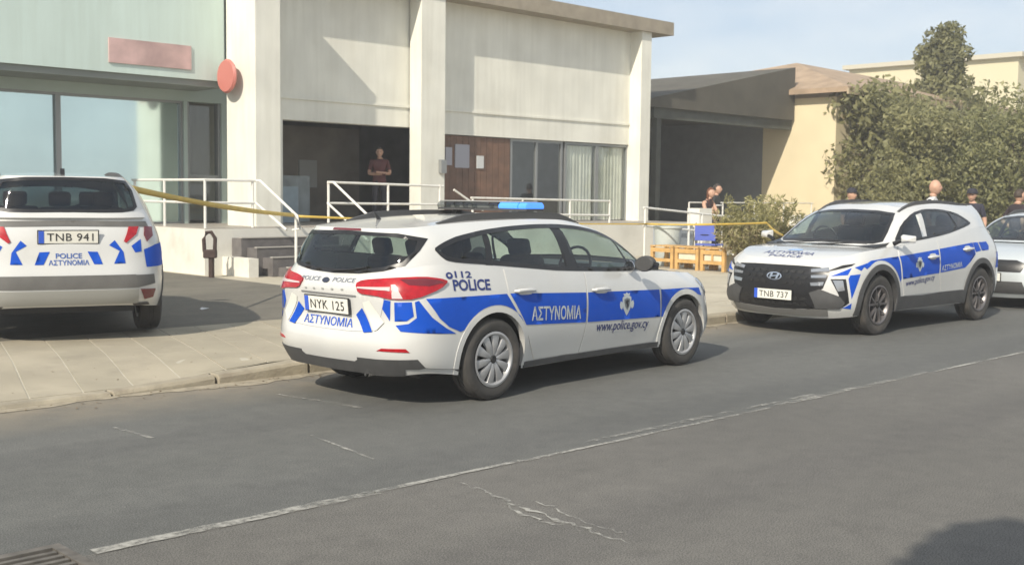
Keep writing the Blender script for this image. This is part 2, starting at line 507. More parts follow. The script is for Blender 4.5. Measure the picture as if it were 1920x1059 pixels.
CARM = dict(
    white=mat('white_car_paint', (0.57, 0.57, 0.55), 0.22, coat=1.0, var=0.02, vscale=4, dirt=((0.62, 0.58, 0.50), 0.18, 2.2)),
    blue=mat('blue_reflective_film', (0.004, 0.070, 0.46), 0.5, spec=0.2, var=0.05, vscale=9),
    navy=mat('dark_blue_lettering', (0.02, 0.035, 0.16), 0.45),
    silverfilm=mat('pale_silver_film', (0.50, 0.54, 0.55), 0.4, metal=0.2),
    black=mat('black_trim', (0.012, 0.012, 0.013), 0.35),
    plastic=mat('dark_grey_moulding', (0.06, 0.06, 0.06), 0.62, var=0.12, vscale=8, bump=0.15, bscale=300),
    tyre=mat('dusty_rubber', (0.045, 0.042, 0.038), 0.85, var=0.25, vscale=7, dirt=((0.14, 0.12, 0.10), 0.5, 5)),
    rim=mat('silver_wheel', (0.42, 0.42, 0.42), 0.38, metal=0.55, dirt=((0.2, 0.18, 0.16), 0.3, 9)),
    dkrim=mat('grey_alloy_wheel', (0.16, 0.15, 0.15), 0.4, metal=0.6),
    dark=mat('dark_metal', (0.03, 0.03, 0.03), 0.5, metal=0.4),
    chrome=mat('bright_metal', (0.75, 0.75, 0.76), 0.16, metal=1.0),
    skid=mat('silver_skid_plate', (0.34, 0.34, 0.32), 0.5, metal=0.2),
    red=mat('red_lamp_lens', (0.36, 0.004, 0.010), 0.2, coat=0.2, var=0.2, vscale=25),
    dkred=mat('deep_red_lamp_lens', (0.13, 0.006, 0.012), 0.12, coat=0.8),
    clearlens=mat('clear_lamp_lens', (0.55, 0.46, 0.45), 0.15, coat=0.5),
    amber=mat('amber_lamp_lens', (0.9, 0.30, 0.015), 0.2, coat=0.6),
    plate=mat('number_plate_face', (0.72, 0.71, 0.64), 0.4),
    seat=mat('dark_seat_fabric', (0.03, 0.032, 0.036), 0.9),
    glass=glass_mat('clear_car_glass', (0.72, 0.82, 0.78), 1.0),
    tint=glass_mat('tinted_car_glass', (0.5, 0.58, 0.60), 0.42),
    headl=mat('headlamp_lens', (0.30, 0.32, 0.35), 0.08, metal=0.4, coat=1.0),
)
# control columns (half car, front centre -> rear centre), each bottom -> top; x forward, y outward, z up
def col(*p): return [tuple(q) for q in p]
FOCUS_LB = [
 col((3.38, 0, .17), (3.47, 0, .30), (3.49, 0, .45), (3.47, 0, .61), (3.42, 0, .72), (3.33, 0, .785)),
 col((3.35, .38, .17), (3.44, .38, .30), (3.46, .38, .45), (3.44, .38, .61), (3.38, .37, .73), (3.28, .36, .795)),
 col((3.24, .64, .18), (3.35, .66, .30), (3.37, .66, .45), (3.35, .655, .61), (3.28, .64, .75), (3.17, .585, .835)),
 col((3.08, .79, .19), (3.19, .82, .31), (3.22, .82, .45), (3.19, .815, .61), (3.12, .80, .77), (3.02, .71, .875)),
 col((2.98, .855, .20), (3.03, .88, .32), (3.04, .885, .46), (3.02, .88, .62), (2.97, .855, .765), (2.87, .74, .885)),
 col((2.70, .875, .20), (2.70, .90, .33), (2.70, .905, .48), (2.70, .90, .64), (2.68, .885, .785), (2.64, .785, .905)),
 col((2.20, .84, .21), (2.20, .868, .33), (2.20, .90, .48), (2.20, .905, .64), (2.20, .885, .79), (2.20, .815, .93)),
 col((1.60, .825, .21), (1.60, .855, .33), (1.60, .892, .48), (1.60, .905, .64), (1.60, .895, .80), (1.60, .855, .955)),
 col((1.00, .825, .21), (1.00, .855, .33), (1.00, .892, .48), (1.00, .907, .64), (1.00, .898, .82), (1.00, .862, .985)),
 col((.40, .84, .21), (.40, .868, .33), (.40, .90, .48), (.40, .912, .65), (.40, .90, .84), (.40, .862, 1.025)),
 col((0, .87, .22), (0, .893, .34), (0, .91, .50), (0, .912, .67), (0, .895, .86), (0, .848, 1.065)),
 col((-.38, .85, .24), (-.39, .875, .35), (-.40, .89, .51), (-.40, .888, .68), (-.39, .865, .87), (-.37, .81, 1.085)),
 col((-.66, .79, .27), (-.70, .825, .36), (-.72, .835, .51), (-.71, .832, .67), (-.705, .815, .87), (-.63, .74, 1.08)),
 col((-.82, .62, .25), (-.88, .65, .37), (-.90, .655, .51), (-.875, .65, .68), (-.88, .645, .87), (-.80, .585, 1.045)),
 col((-.88, .32, .25), (-.94, .33, .375), (-.96, .33, .51), (-.92, .33, .68), (-.94, .33, .88), (-.872, .315, 1.005)),
 col((-.90, 0, .25), (-.96, 0, .375), (-.98, 0, .51), (-.935, 0, .68), (-.957, 0, .88), (-.89, 0, .995))]
FOCUS_GB = [
 col((2.44, 0, .975), (2.10, 0, 1.15), (1.77, 0, 1.305), (1.45, 0, 1.412)),
 col((2.38, .40, .97), (2.05, .385, 1.145), (1.73, .37, 1.295), (1.42, .35, 1.404)),
 col((2.21, .775, .945), (1.93, .72, 1.145), (1.65, .655, 1.295), (1.36, .565, 1.39)),
 col((2.06, .822, .94), (1.79, .772, 1.145), (1.52, .705, 1.302), (1.23, .595, 1.402)),
 col((1.60, .855, .955), (1.42, .80, 1.14), (1.23, .725, 1.305), (1.02, .605, 1.413)),
 col((1.00, .862, .985), (.93, .81, 1.155), (.86, .735, 1.32), (.76, .61, 1.418)),
 col((.40, .862, 1.025), (.38, .815, 1.17), (.36, .74, 1.315), (.33, .615, 1.412)),
 col((0, .848, 1.065), (0, .81, 1.18), (0, .735, 1.305), (-.01, .61, 1.40)),
 col((-.37, .81, 1.085), (-.37, .78, 1.18), (-.365, .71, 1.285), (-.35, .585, 1.38)),
 col((-.63, .74, 1.08), (-.615, .715, 1.17), (-.59, .665, 1.27), (-.555, .56, 1.365)),
 col((-.80, .585, 1.045), (-.765, .57, 1.145), (-.725, .535, 1.25), (-.685, .47, 1.355)),
 col((-.872, .315, 1.005), (-.83, .31, 1.12), (-.785, .295, 1.24), (-.735, .275, 1.352)),
 col((-.89, 0, .995), (-.845, 0, 1.115), (-.80, 0, 1.24), (-.75, 0, 1.35))]
FOCUS_RIDGE = [(1.45, 1.412), (1.15, 1.438), (.6, 1.452), (0, 1.442), (-.4, 1.405), (-.75, 1.35)]
FOCUS_HOOD = [(3.33, .785), (3.1, .862), (2.8, .918), (2.5, .955), (2.1, .985)]

SUV_LB = [
 col((.80, 0, .21), (.90, 0, .34), (.93, 0, .50), (.92, 0, .66), (.88, 0, .80), (.78, 0, .895)),
 col((.78, .38, .21), (.88, .38, .34), (.91, .38, .50), (.90, .38, .66), (.855, .38, .805), (.745, .37, .90)),
 col((.68, .66, .22), (.78, .68, .345), (.81, .69, .50), (.80, .69, .66), (.74, .67, .815), (.61, .62, .925)),
 col((.53, .82, .24), (.60, .855, .355), (.62, .865, .50), (.61, .865, .67), (.55, .845, .835), (.43, .75, .96)),
 col((.37, .885, .25), (.41, .91, .36), (.42, .92, .51), (.41, .92, .68), (.36, .90, .855), (.26, .80, .99)),
 col((0, .90, .26), (0, .925, .37), (0, .932, .52), (0, .932, .70), (-.02, .915, .88), (-.07, .825, 1.02)),
 col((-.48, .885, .26), (-.48, .91, .37), (-.48, .923, .52), (-.48, .93, .70), (-.48, .918, .89), (-.48, .85, 1.05)),
 col((-1.05, .875, .26), (-1.05, .895, .37), (-1.05, .912, .52), (-1.05, .93, .72), (-1.05, .92, .92), (-1.05, .87, 1.085)),
 col((-1.65, .875, .26), (-1.65, .895, .37), (-1.65, .912, .52), (-1.65, .932, .73), (-1.65, .922, .94), (-1.65, .868, 1.13)),
 col((-2.2, .885, .26), (-2.2, .91, .37), (-2.2, .925, .53), (-2.2, .936, .74), (-2.2, .92, .96), (-2.2, .855, 1.20)),
 col((-2.68, .90, .27), (-2.68, .925, .38), (-2.68, .936, .54), (-2.68, .936, .75), (-2.68, .91, .98), (-2.68, .825, 1.255)),
 col((-3.08, .87, .28), (-3.09, .895, .39), (-3.10, .91, .55), (-3.10, .905, .76), (-3.09, .88, .98), (-3.06, .775, 1.255)),
 col((-3.33, .79, .30), (-3.37, .825, .40), (-3.39, .835, .56), (-3.38, .835, .76), (-3.36, .81, .98), (-3.26, .70, 1.235)),
 col((-3.47, .62, .32), (-3.53, .65, .41), (-3.55, .655, .57), (-3.52, .65, .76), (-3.49, .63, .98), (-3.39, .56, 1.215)),
 col((-3.53, .33, .33), (-3.59, .34, .42), (-3.61, .34, .57), (-3.57, .34, .76), (-3.54, .33, .98), (-3.45, .31, 1.205)),
 col((-3.54, 0, .33), (-3.60, 0, .42), (-3.62, 0, .57), (-3.58, 0, .76), (-3.55, 0, .98), (-3.46, 0, 1.20))]
SUV_GB = [
 col((-.12, 0, 1.06), (-.44, 0, 1.25), (-.76, 0, 1.425), (-1.10, 0, 1.553)),
 col((-.17, .42, 1.055), (-.48, .40, 1.245), (-.79, .38, 1.415), (-1.12, .36, 1.543)),
 col((-.38, .80, 1.04), (-.64, .735, 1.22), (-.92, .67, 1.39), (-1.22, .58, 1.518)),
 col((-.55, .845, 1.055), (-.78, .78, 1.24), (-1.04, .70, 1.42), (-1.36, .61, 1.538)),
 col((-1.05, .87, 1.085), (-1.19, .80, 1.265), (-1.35, .72, 1.44), (-1.57, .62, 1.558)),
 col((-1.65, .868, 1.13), (-1.70, .81, 1.29), (-1.76, .73, 1.455), (-1.84, .62, 1.570)),
 col((-2.2, .855, 1.20), (-2.2, .80, 1.32), (-2.2, .72, 1.455), (-2.2, .615, 1.565)),
 col((-2.68, .825, 1.255), (-2.66, .775, 1.345), (-2.64, .70, 1.455), (-2.62, .60, 1.548)),
 col((-3.06, .775, 1.255), (-3.04, .735, 1.34), (-3.01, .67, 1.445), (-2.98, .57, 1.548)),
 col((-3.26, .70, 1.235), (-3.23, .67, 1.33), (-3.19, .615, 1.455), (-3.16, .53, 1.553)),
 col((-3.39, .56, 1.215), (-3.35, .54, 1.315), (-3.31, .51, 1.447), (-3.27, .45, 1.552)),
 col((-3.45, .31, 1.205), (-3.41, .30, 1.31), (-3.37, .295, 1.445), (-3.32, .275, 1.552)),
 col((-3.46, 0, 1.20), (-3.42, 0, 1.305), (-3.38, 0, 1.44), (-3.33, 0, 1.552))]
SUV_RIDGE = [(-1.10, 1.553), (-1.5, 1.584), (-2.2, 1.598), (-2.8, 1.583), (-3.33, 1.552)]
SUV_HOOD = [(.78, .895), (.6, .955), (.3, 1.00), (0, 1.035), (-.45, 1.075)]
SUV_LB = [[(q[0] if q[0] < .3 else .3 + (q[0] - .3) * .87, q[1], q[2]) for q in c] for c in SUV_LB]
SUV_HOOD = [(x if x < .3 else .3 + (x - .3) * .87, z) for x, z in SUV_HOOD]
focus_body = Body(FOCUS_LB, FOCUS_GB, FOCUS_RIDGE, FOCUS_HOOD, 2.02)
suv_body = Body(SUV_LB, SUV_GB, SUV_RIDGE, SUV_HOOD, -.55)
FOCUS_POS, FOCUS_YAW = (6.150, 7.400, 0.0), R(3.63)
SUV_POS, SUV_YAW = (12.718, 7.579, 0.0), R(178.90)
LEFT_YAW = R(71.13)
LEFT_POS = (5.058 + 2.68 * math.cos(LEFT_YAW), 11.936 + 2.68 * math.sin(LEFT_YAW), 0.14)
# ------------------------------------------------------------------ ground, road, pavement
KERB_Y, CENTRE_Y = 8.56, 4.886
def asphalt(name, c0, c1, speck=0.5, dust_y=None):
    m = bpy.data.materials.new(name); m.use_nodes = True
    N, L = m.node_tree.nodes, m.node_tree.links; b = N['Principled BSDF']
    tc = N.new('ShaderNodeTexCoord')
    def noise(sc, det, ro=.6, st=None):
        n = N.new('ShaderNodeTexNoise'); n.inputs['Scale'].default_value = sc; n.inputs['Detail'].default_value = det; n.inputs['Roughness'].default_value = ro
        if st:
            mp = N.new('ShaderNodeMapping'); mp.inputs['Scale'].default_value = st; L.new(tc.outputs['Object'], mp.inputs[0]); L.new(mp.outputs[0], n.inputs['Vector'])
        else: L.new(tc.outputs['Object'], n.inputs['Vector'])
        return n
    def ramp(fac, p0, p1, a, bb):
        r = N.new('ShaderNodeValToRGB'); e = r.color_ramp.elements; e[0].position, e[1].position = p0, p1; e[0].color = (*a, 1); e[1].color = (*bb, 1); L.new(fac, r.inputs[0]); return r.outputs[0]
    def mix(fac, a, bb, mode='MIX'):
        x = N.new('ShaderNodeMixRGB'); x.blend_type = mode
        for s_, v in ((x.inputs[0], fac), (x.inputs[1], a), (x.inputs[2], bb)):
            if isinstance(v, (float, int)): s_.default_value = v
            elif isinstance(v, tuple): s_.default_value = (*v, 1)
            else: L.new(v, s_)
        return x.outputs[0]
    base = ramp(noise(.55, 4, .6, (0.6, 1.4, 1)).outputs['Fac'], .32, .68, c0, c1)
    mid = ramp(noise(7, 5).outputs['Fac'], .3, .7, (.90, .90, .90), (1.1, 1.1, 1.09))
    fine = ramp(noise(130, 2, .7).outputs['Fac'], .34, .66, (1 - speck, 1 - speck, 1 - speck), (1 + speck, 1 + speck, 1 + speck * .96))
    col_ = mix(1.0, mix(1.0, base, mid, 'MULTIPLY'), fine, 'MULTIPLY')
    v = N.new('ShaderNodeTexVoronoi'); v.inputs['Scale'].default_value = 14; L.new(tc.outputs['Object'], v.inputs['Vector'])
    chips = ramp(v.outputs['Distance'], .06, .10, (1, 1, 1), (0, 0, 0))
    col_ = mix(mix(1.0, chips, ramp(noise(1.7, 3).outputs['Fac'], .42, .7, (.12, .12, .12), (.7, .7, .7)), 'MULTIPLY'), col_, (.30, .28, .25))
    sep = N.new('ShaderNodeSeparateXYZ'); L.new(tc.outputs['Object'], sep.inputs[0])
    wv = N.new('ShaderNodeMath'); wv.operation = 'MULTIPLY'; wv.inputs[1].default_value = 3.9; L.new(sep.outputs['Y'], wv.inputs[0])
    sn = N.new('ShaderNodeMath'); sn.operation = 'SINE'; L.new(wv.outputs[0], sn.inputs[0])
    trk = ramp(sn.outputs[0], .2, .95, (1, 1, 1), (.90, .90, .91))
    col_ = mix(1.0, col_, trk, 'MULTIPLY')
    # oil stains
    col_ = mix(mix(1.0, ramp(noise(2.3, 6, .65).outputs['Fac'], .60, .78, (0, 0, 0), (.45, .45, .45)), (1.0, 1.0, 1.0), 'MULTIPLY'), col_, tuple(c * .55 for c in c0))
    if dust_y:
        sx = N.new('ShaderNodeSeparateXYZ'); L.new(tc.outputs['Object'], sx.inputs[0])
        mr = N.new('ShaderNodeMapRange'); mr.inputs['From Min'].default_value = dust_y[0]; mr.inputs['From Max'].default_value = dust_y[1]; L.new(sx.outputs['Y'], mr.inputs[0])
        wob = N.new('ShaderNodeMath'); wob.operation = 'MULTIPLY'; L.new(mr.outputs[0], wob.inputs[0]); L.new(ramp(noise(2.6, 5).outputs['Fac'], .2, .62, (.25, .25, .25), (1, 1, 1)), wob.inputs[1])
        col_ = mix(wob.outputs[0], col_, (.25, .215, .16))
    L.new(col_, b.inputs['Base Color']); b.inputs['Roughness'].default_value = .82; b.inputs['Specular IOR Level'].default_value = .35
    bp = N.new('ShaderNodeBump'); bp.inputs['Strength'].default_value = .35; bp.inputs['Distance'].default_value = .008
    L.new(noise(150, 3, .7).outputs['Fac'], bp.inputs['Height']); L.new(bp.outputs[0], b.inputs['Normal'])
    return m

def sheet(name, x0, x1, y0, y1, z, material, nx=1, ny=1, zf=None):
    vs, fs = [], []
    for i in range(nx + 1):
        for j in range(ny + 1):
            x = x0 + (x1 - x0) * i / nx; y = y0 + (y1 - y0) * j / ny
            vs.append((x, y, z if zf is None else zf(x, y)))
    for i in range(nx):
        for j in range(ny):
            a = i * (ny + 1) + j; fs.append((a, a + ny + 1, a + ny + 2, a + 1))
    return mesh_obj(name, vs, fs, material)

M_LANE = asphalt('worn_grey_asphalt', (.106, .107, .100), (.130, .130, .122), .55, dust_y=(7.5, 8.55))
M_NEAR = asphalt('brown_grey_asphalt', (.116, .111, .101), (.142, .135, .123), .6)
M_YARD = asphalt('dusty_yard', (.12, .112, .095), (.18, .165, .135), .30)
M_CONC = mat('sandy_concrete', (.44, .40, .31), .88, var=.12, vscale=1.1, bump=.1, bscale=90, dirt=((.26, .22, .17), .5, 2.2))
M_JOINT = mat('pale_mortar', (.44, .41, .33), .9, var=.12, vscale=6)
M_KERB = mat('weathered_kerb_concrete', (.33, .29, .215), .9, var=.22, vscale=3.2, bump=.6, bscale=40, dirt=((.20, .165, .12), .65, 4.5))
tag(sheet('ground', -300, 500, -300, 600, -.03, mat('dry_earth', (.30, .25, .17), .95, var=.2, vscale=.2)), kind='structure')
tag(sheet('road', -40, 140, CENTRE_Y, KERB_Y + .02, 0.0, M_LANE), kind='structure')
o = tag(sheet('road', -40, 140, 1.25, CENTRE_Y, 0.0, M_NEAR), kind='structure')
o['label'] = 'near lane of the road, browner worn asphalt'
tag(sheet('pavement', -40, 140, -6, 1.25, .12, M_CONC), kind='structure')['label'] = 'pavement on the camera side of the road'

def sstep(a, b_, x):
    t = min(1, max(0, (x - a) / (b_ - a))); return t * t * (3 - 2 * t)
def pave_z(x, y):
    d = 1 - sstep(4.3, 5.6, x)
    return .12 - d * .085 * (1 - sstep(8.6, 10.4, y))
pav = sheet('pavement', -12, 60, KERB_Y + .15, 11.6, .1, M_JOINT, 144, 8, zf=lambda x, y: pave_z(x, y) - .003)
tag(pav, kind='structure')
# slabs: long strips laid at the driveway's angle, square to the kerb further right
slab_dir = R(73.5)
ux, uy = Vector((math.cos(slab_dir), math.sin(slab_dir))), Vector((math.sin(slab_dir), -math.cos(slab_dir)))
rnd = random.Random(3)
slab_mats = [mat('sandy_slab_%s' % 'abc'[i], c, .88, var=.14, vscale=1.4, bump=.3, bscale=90, dirt=((.22, .195, .15), .4, 2.6)) for i, c in enumerate(((.335, .298, .222), (.325, .288, .213), (.35, .31, .232)))]
slab_mats2 = [mat('pale_slab_%s' % 'abc'[i], c, .88, var=.10, vscale=1.4, dirt=((.30, .26, .20), .35, 2.6)) for i, c in enumerate(((.44, .40, .31), (.42, .38, .295), (.46, .415, .325)))]
def strip(base, length, width, direction, side):
    """one slab, following the pavement's fall"""
    n = 6; vs, fs = [], []
    dz = rnd.uniform(.0, .003)
    for i in range(n + 1):
        for k in (0, 1):
            q = base + direction * (length * i / n) + side * (width * k)
            z = pave_z(q.x, q.y) + dz
            vs += [(q.x, q.y, z), (q.x, q.y, z - .03)]
    for i in range(n):
        a = 4 * i
        fs += [(a, a + 2, a + 6, a + 4), (a, a + 4, a + 5, a + 1), (a + 2, a + 3, a + 7, a + 6)]
    fs += [(0, 1, 3, 2), (4 * n, 4 * n + 2, 4 * n + 3, 4 * n + 1)]
    o = mesh_obj('paving_slab', vs, fs, rnd.choice(slab_mats if base.x < 7.9 else slab_mats2), pav)
    return o
y0 = KERB_Y + .165
for i in range(-8, 9):
    x0 = 3.26 + .42 * i
    base = Vector((x0 + (y0 - 8.1) / math.tan(slab_dir), y0))
    w = .42 / uy.x * 1.0 * abs(uy.x) * math.sin(slab_dir)
    side = Vector((1, 0))
    ln = (11.58 - y0) / math.sin(slab_dir)
    strip(base, ln - .008, .404, ux, side)
for i in range(0, 70):
    x0 = 8.0 + .42 * i
    for k in range(3):
        yy = y0 + (11.58 - y0) * k / 3
        strip(Vector((x0, yy)), (11.58 - y0) / 3 - .012, .408, Vector((0, 1)), Vector((1, 0)))
# kerb stones
kerb = empty('kerb', (0, KERB_Y, 0)); kerb['kind'] = 'structure'
for i in range(-10, 60):
    x0 = i * .92 + .35
    h0, h1 = pave_z(x0, 8.6), pave_z(x0 + .9, 8.6)
    j = rnd.uniform(-.008, .008)
    vs = []
    for x, h in ((x0 + .006, h0), (x0 + .904, h1)):
        vs += [(x, j, -.02), (x, j + .006, h - .025), (x, j + .028, h + .002), (x, .15, h + .004), (x, .15, -.02)]
    fs = [(0, 5, 6, 1), (1, 6, 7, 2), (2, 7, 8, 3), (3, 8, 9, 4), (0, 1, 2, 3, 4), (9, 8, 7, 6, 5)]
    o = mesh_obj('kerb_stone', vs, fs, M_KERB, kerb); bevel(o, .01, 2)
# dusty gutter edge spilling onto the road, uneven
m = MB(); prev = None
xs = np.arange(-6, 30, .12); vs = []; fs = []
for i, x in enumerate(xs):
    w = .10 + .09 * math.sin(x * 2.1) * math.sin(x * .7 + 1) + rnd.uniform(-.03, .05)
    vs += [(x, KERB_Y + .004, .008), (x, KERB_Y - max(.03, w), .0035)]
for i in range(len(xs) - 1): fs.append((2 * i, 2 * i + 1, 2 * i + 3, 2 * i + 2))
tag(mesh_obj('gutter_dust', vs, fs, mat('gutter_sand', (.30, .26, .19), .95, var=.25, vscale=9, bump=.4, bscale=120)), kind='structure')
# yard and forecourt
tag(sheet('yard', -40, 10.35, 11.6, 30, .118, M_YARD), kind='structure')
tag(sheet('forecourt', 10.35, 60, 11.6, 34, .118, M_CONC), kind='structure')

# painted markings, worn
def worn_paint(name, wear, under):
    m = bpy.data.materials.new(name); m.use_nodes = True
    N, L = m.node_tree.nodes, m.node_tree.links; b = N['Principled BSDF']; b.inputs['Roughness'].default_value = .8
    tc = N.new('ShaderNodeTexCoord')
    n = N.new('ShaderNodeTexNoise'); n.inputs['Scale'].default_value = 16; n.inputs['Detail'].default_value = 8; n.inputs['Roughness'].default_value = .7
    n2 = N.new('ShaderNodeTexNoise'); n2.inputs['Scale'].default_value = 1.6; n2.inputs['Detail'].default_value = 3
    L.new(tc.outputs['Object'], n.inputs['Vector']); L.new(tc.outputs['Object'], n2.inputs['Vector'])
    a = N.new('ShaderNodeMath'); a.operation = 'MULTIPLY_ADD'; a.inputs[1].default_value = .55; L.new(n2.outputs['Fac'], a.inputs[0]); 
    h = N.new('ShaderNodeMath'); h.operation = 'MULTIPLY'; h.inputs[1].default_value = .6; L.new(n.outputs['Fac'], h.inputs[0]); L.new(h.outputs[0], a.inputs[2])
    r = N.new('ShaderNodeValToRGB'); r.color_ramp.elements[0].position = wear - .09; r.color_ramp.elements[1].position = wear + .10
    L.new(a.outputs[0], r.inputs[0])
    tr = N.new('ShaderNodeBsdfTransparent'); mx = N.new('ShaderNodeMixShader')
    b.inputs['Base Color'].default_value = (.345, .335, .30, 1)
    L.new(r.outputs[0], mx.inputs[0]); L.new(tr.outputs[0], mx.inputs[1]); L.new(b.outputs[0], mx.inputs[2])
    L.new(mx.outputs[0], N['Material Output'].inputs[0])
    return m
M_LINE = worn_paint('worn_white_line', .56, None); M_FAINT = worn_paint('almost_gone_white_line', .62, None); M_SOLID = worn_paint('fairly_solid_white_line', .52, None)
def line(name, x0, x1, y0, y1, w, material, label=None, z=.005):
    d = Vector((x1 - x0, y1 - y0)); n = Vector((-d.y, d.x)).normalized() * w / 2
    k = max(1, int(d.length / .05)); vs, fs = [], []; rl = random.Random(int(x0 * 100)); ea = eb = 1.0
    for i in range(k + 1):
        t = i / k; ea += rl.uniform(-.22, .22) + (1 - ea) * .2; eb += rl.uniform(-.22, .22) + (1 - eb) * .2
        vs += [(x0 + d.x * t + n.x * ea, y0 + d.y * t + n.y * ea, z), (x0 + d.x * t - n.x * eb, y0 + d.y * t - n.y * eb, z)]
    for i in range(k): fs.append((2 * i, 2 * i + 1, 2 * i + 3, 2 * i + 2))
    return tag(mesh_obj(name, vs, fs, material), label, kind='structure')
C = CENTRE_Y
line('road_marking', 2.2, 3.78, C + .01, C + .0, .085, M_LINE, 'nearest thick dash of the worn white centre line')
line('road_marking', 3.74, 4.9, C - .0, C + .0, .045, M_LINE, 'faint thin stretch of the centre line after the thick dash')
line('road_marking', 4.9, 7.6, C - .02, C - .03, .036, M_LINE, 'long thin white centre line in mid view')
line('road_marking', 5.6, 8.4, C + .08, C + .07, .05, M_FAINT, 'ghost of an older centre line beside the white one')
line('road_marking', 7.7, 10.3, C + .0, C + .0, .075, M_FAINT, 'patchy white dash of the centre line further off')
line('road_marking', 10.4, 16.0, C - .02, C - .02, .04, M_LINE, 'far thin white stretch of the centre line')
line('road_marking', 16.0, 60.0, C, C, .09, M_LINE, 'farthest stretch of the centre line')
line('road_marking', 5.06, 5.21, 7.82, 6.91, .045, M_FAINT, 'thin white parking mark just behind the estate car')
line('road_marking', 3.50, 3.53, 7.45, 6.95, .03, M_FAINT, 'faint parking mark left in the lane')
line('road_marking', 4.36, 4.24, 6.35, 5.5, .026, M_FAINT, 'faint slanting mark in the middle of the lane')
# pale cracked scar across the near lane
def scar(pts, w, seed, label):
    rn = random.Random(seed); vs, fs = [], []; P = []
    for i in range(len(pts) - 1):
        a, b_ = Vector(pts[i]), Vector(pts[i + 1]); k = max(2, int((b_ - a).length / .035))
        for j in range(k): P.append(a.lerp(b_, j / k) + Vector((rn.uniform(-.022, .022), rn.uniform(-.018, .018))))
    for i, q in enumerate(P):
        ww = w * rn.uniform(.15, 1.3) * math.sin(math.pi * (i + .5) / len(P)) ** .4
        vs += [(q.x - ww, q.y, .0045), (q.x + ww, q.y + rn.uniform(-.01, .01), .0045)]
    for i in range(len(P) - 1): fs.append((2 * i, 2 * i + 1, 2 * i + 3, 2 * i + 2))
    tag(mesh_obj('road_crack', vs, fs, worn_paint('chipped_pale_stone%d' % seed, .52, None)), label, kind='structure')
scar([(4.25, 4.72), (4.22, 4.45), (4.16, 4.2), (4.13, 3.9), (4.10, 3.55), (4.08, 3.3)], .017, 5, 'pale crack running across the near lane')
scar([(4.20, 4.3), (4.07, 4.1), (4.04, 3.85), (4.12, 3.72)], .014, 6, 'short branch of the pale crack')
scar([(4.3, 4.15), (4.24, 3.9), (4.18, 3.6), (4.2, 3.4)], .009, 8, 'thin pale crack beside the longer one')
# drain cover, only its corner in view
gr = empty('drain_cover', (1.72, 4.78, 0.004)); tag(gr, 'iron drain cover set in the road at bottom left', 'drain cover')
IRON = mat('rusty_iron', (.17, .155, .135), .7, metal=.5, var=.3, vscale=12)
m = MB()
for a, b_ in (((-.40, -.30, 0), (.40, -.25, .016)), ((-.40, .25, 0), (.40, .30, .016)), ((-.40, -.25, 0), (-.35, .25, .016)), ((.35, -.25, 0), (.40, .25, .016))): m.span(a, b_)
m.build('frame', IRON, gr)
for i in range(7):
    MB().span((-.345, -.215 + i * .067, 0), (.345, -.185 + i * .067, .012)).build('bar', IRON, gr)
MB().span((-.35, -.25, -.001), (.35, .25, .001)).build('pit', mat('drain_dirt', (.07, .065, .055), .95), gr)

# blown grit and dry leaves in the gutter and on the pavement
rg = random.Random(77); vs, fs = [], []
for i in range(420):
    x = rg.uniform(1.5, 15); y = KERB_Y - abs(rg.gauss(0, .16)) - .01 if i % 3 else rg.uniform(8.75, 11.3)
    z = .006 if y < KERB_Y else pave_z(x, y) + .006
    a = rg.uniform(0, 6.28); r_ = rg.uniform(.006, .024) * (1 if i % 3 else .8); n0 = len(vs)
    for k in range(4):
        b_ = a + k * 1.57; q = r_ * (1 if k % 2 else .5)
        vs.append((x + q * math.cos(b_), y + q * math.sin(b_), z + (.008 * rg.random() if k % 2 else 0)))
    fs.append((n0, n0 + 1, n0 + 2, n0 + 3))
tag(mesh_obj('gutter_litter', vs, fs, mat('dry_leaf_litter', (.16, .115, .065), .95, var=.5, vscale=30)), 'scatter of dry leaves and grit along the kerb', 'litter', kind='stuff')
o = mesh_obj('paper_scrap', [(0, 0, 0), (.12, .02, .012), (.14, .09, .004), (.06, .11, .02), (.01, .07, .006)], [(0, 1, 2, 3, 4)], mat('white_paper', (.7, .7, .68), .8))
o.location = (7.35, 13.1, .124); tag(o, 'white paper scrap on the yard right of the left SUV', 'paper')
# ------------------------------------------------------------------ shops behind
M_CREAM = mat('cream_render', (.74, .73, .65), .9, var=.08, vscale=1.2, bump=.2, bscale=50, dirt=((.66, .63, .53), .35, .8), streak=.07)
M_WHITE = mat('white_wall_paint', (.70, .68, .61), .85, var=.06, vscale=1.5, bump=.15, bscale=60, dirt=((.42, .38, .30), .45, 1.4))
M_RAIL = mat('white_rail_paint', (.72, .71, .66), .5, dirt=((.40, .32, .22), .35, 6))
M_FASC = mat('pale_green_fascia', (.42, .50, .46), .7, var=.06, vscale=.8)
M_GREY = mat('grey_soffit', (.22, .24, .22), .8, var=.08, vscale=1)
M_STEP = mat('dark_stone_steps', (.13, .12, .115), .75, var=.2, vscale=6, bump=.1)
M_FRAME = mat('grey_aluminium_frame', (.30, .31, .31), .45, metal=.5)
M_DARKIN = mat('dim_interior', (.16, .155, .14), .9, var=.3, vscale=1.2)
M_TEAL = mat('frosted_teal_glass', (.66, .82, .82), .10, metal=.85, coat=.5, var=.08, vscale=.6)
SHOPGL = glass_mat('shop_glass', (.92, .94, .92), 1.0)
GZ, PZ = .12, .95          # ground and terrace level

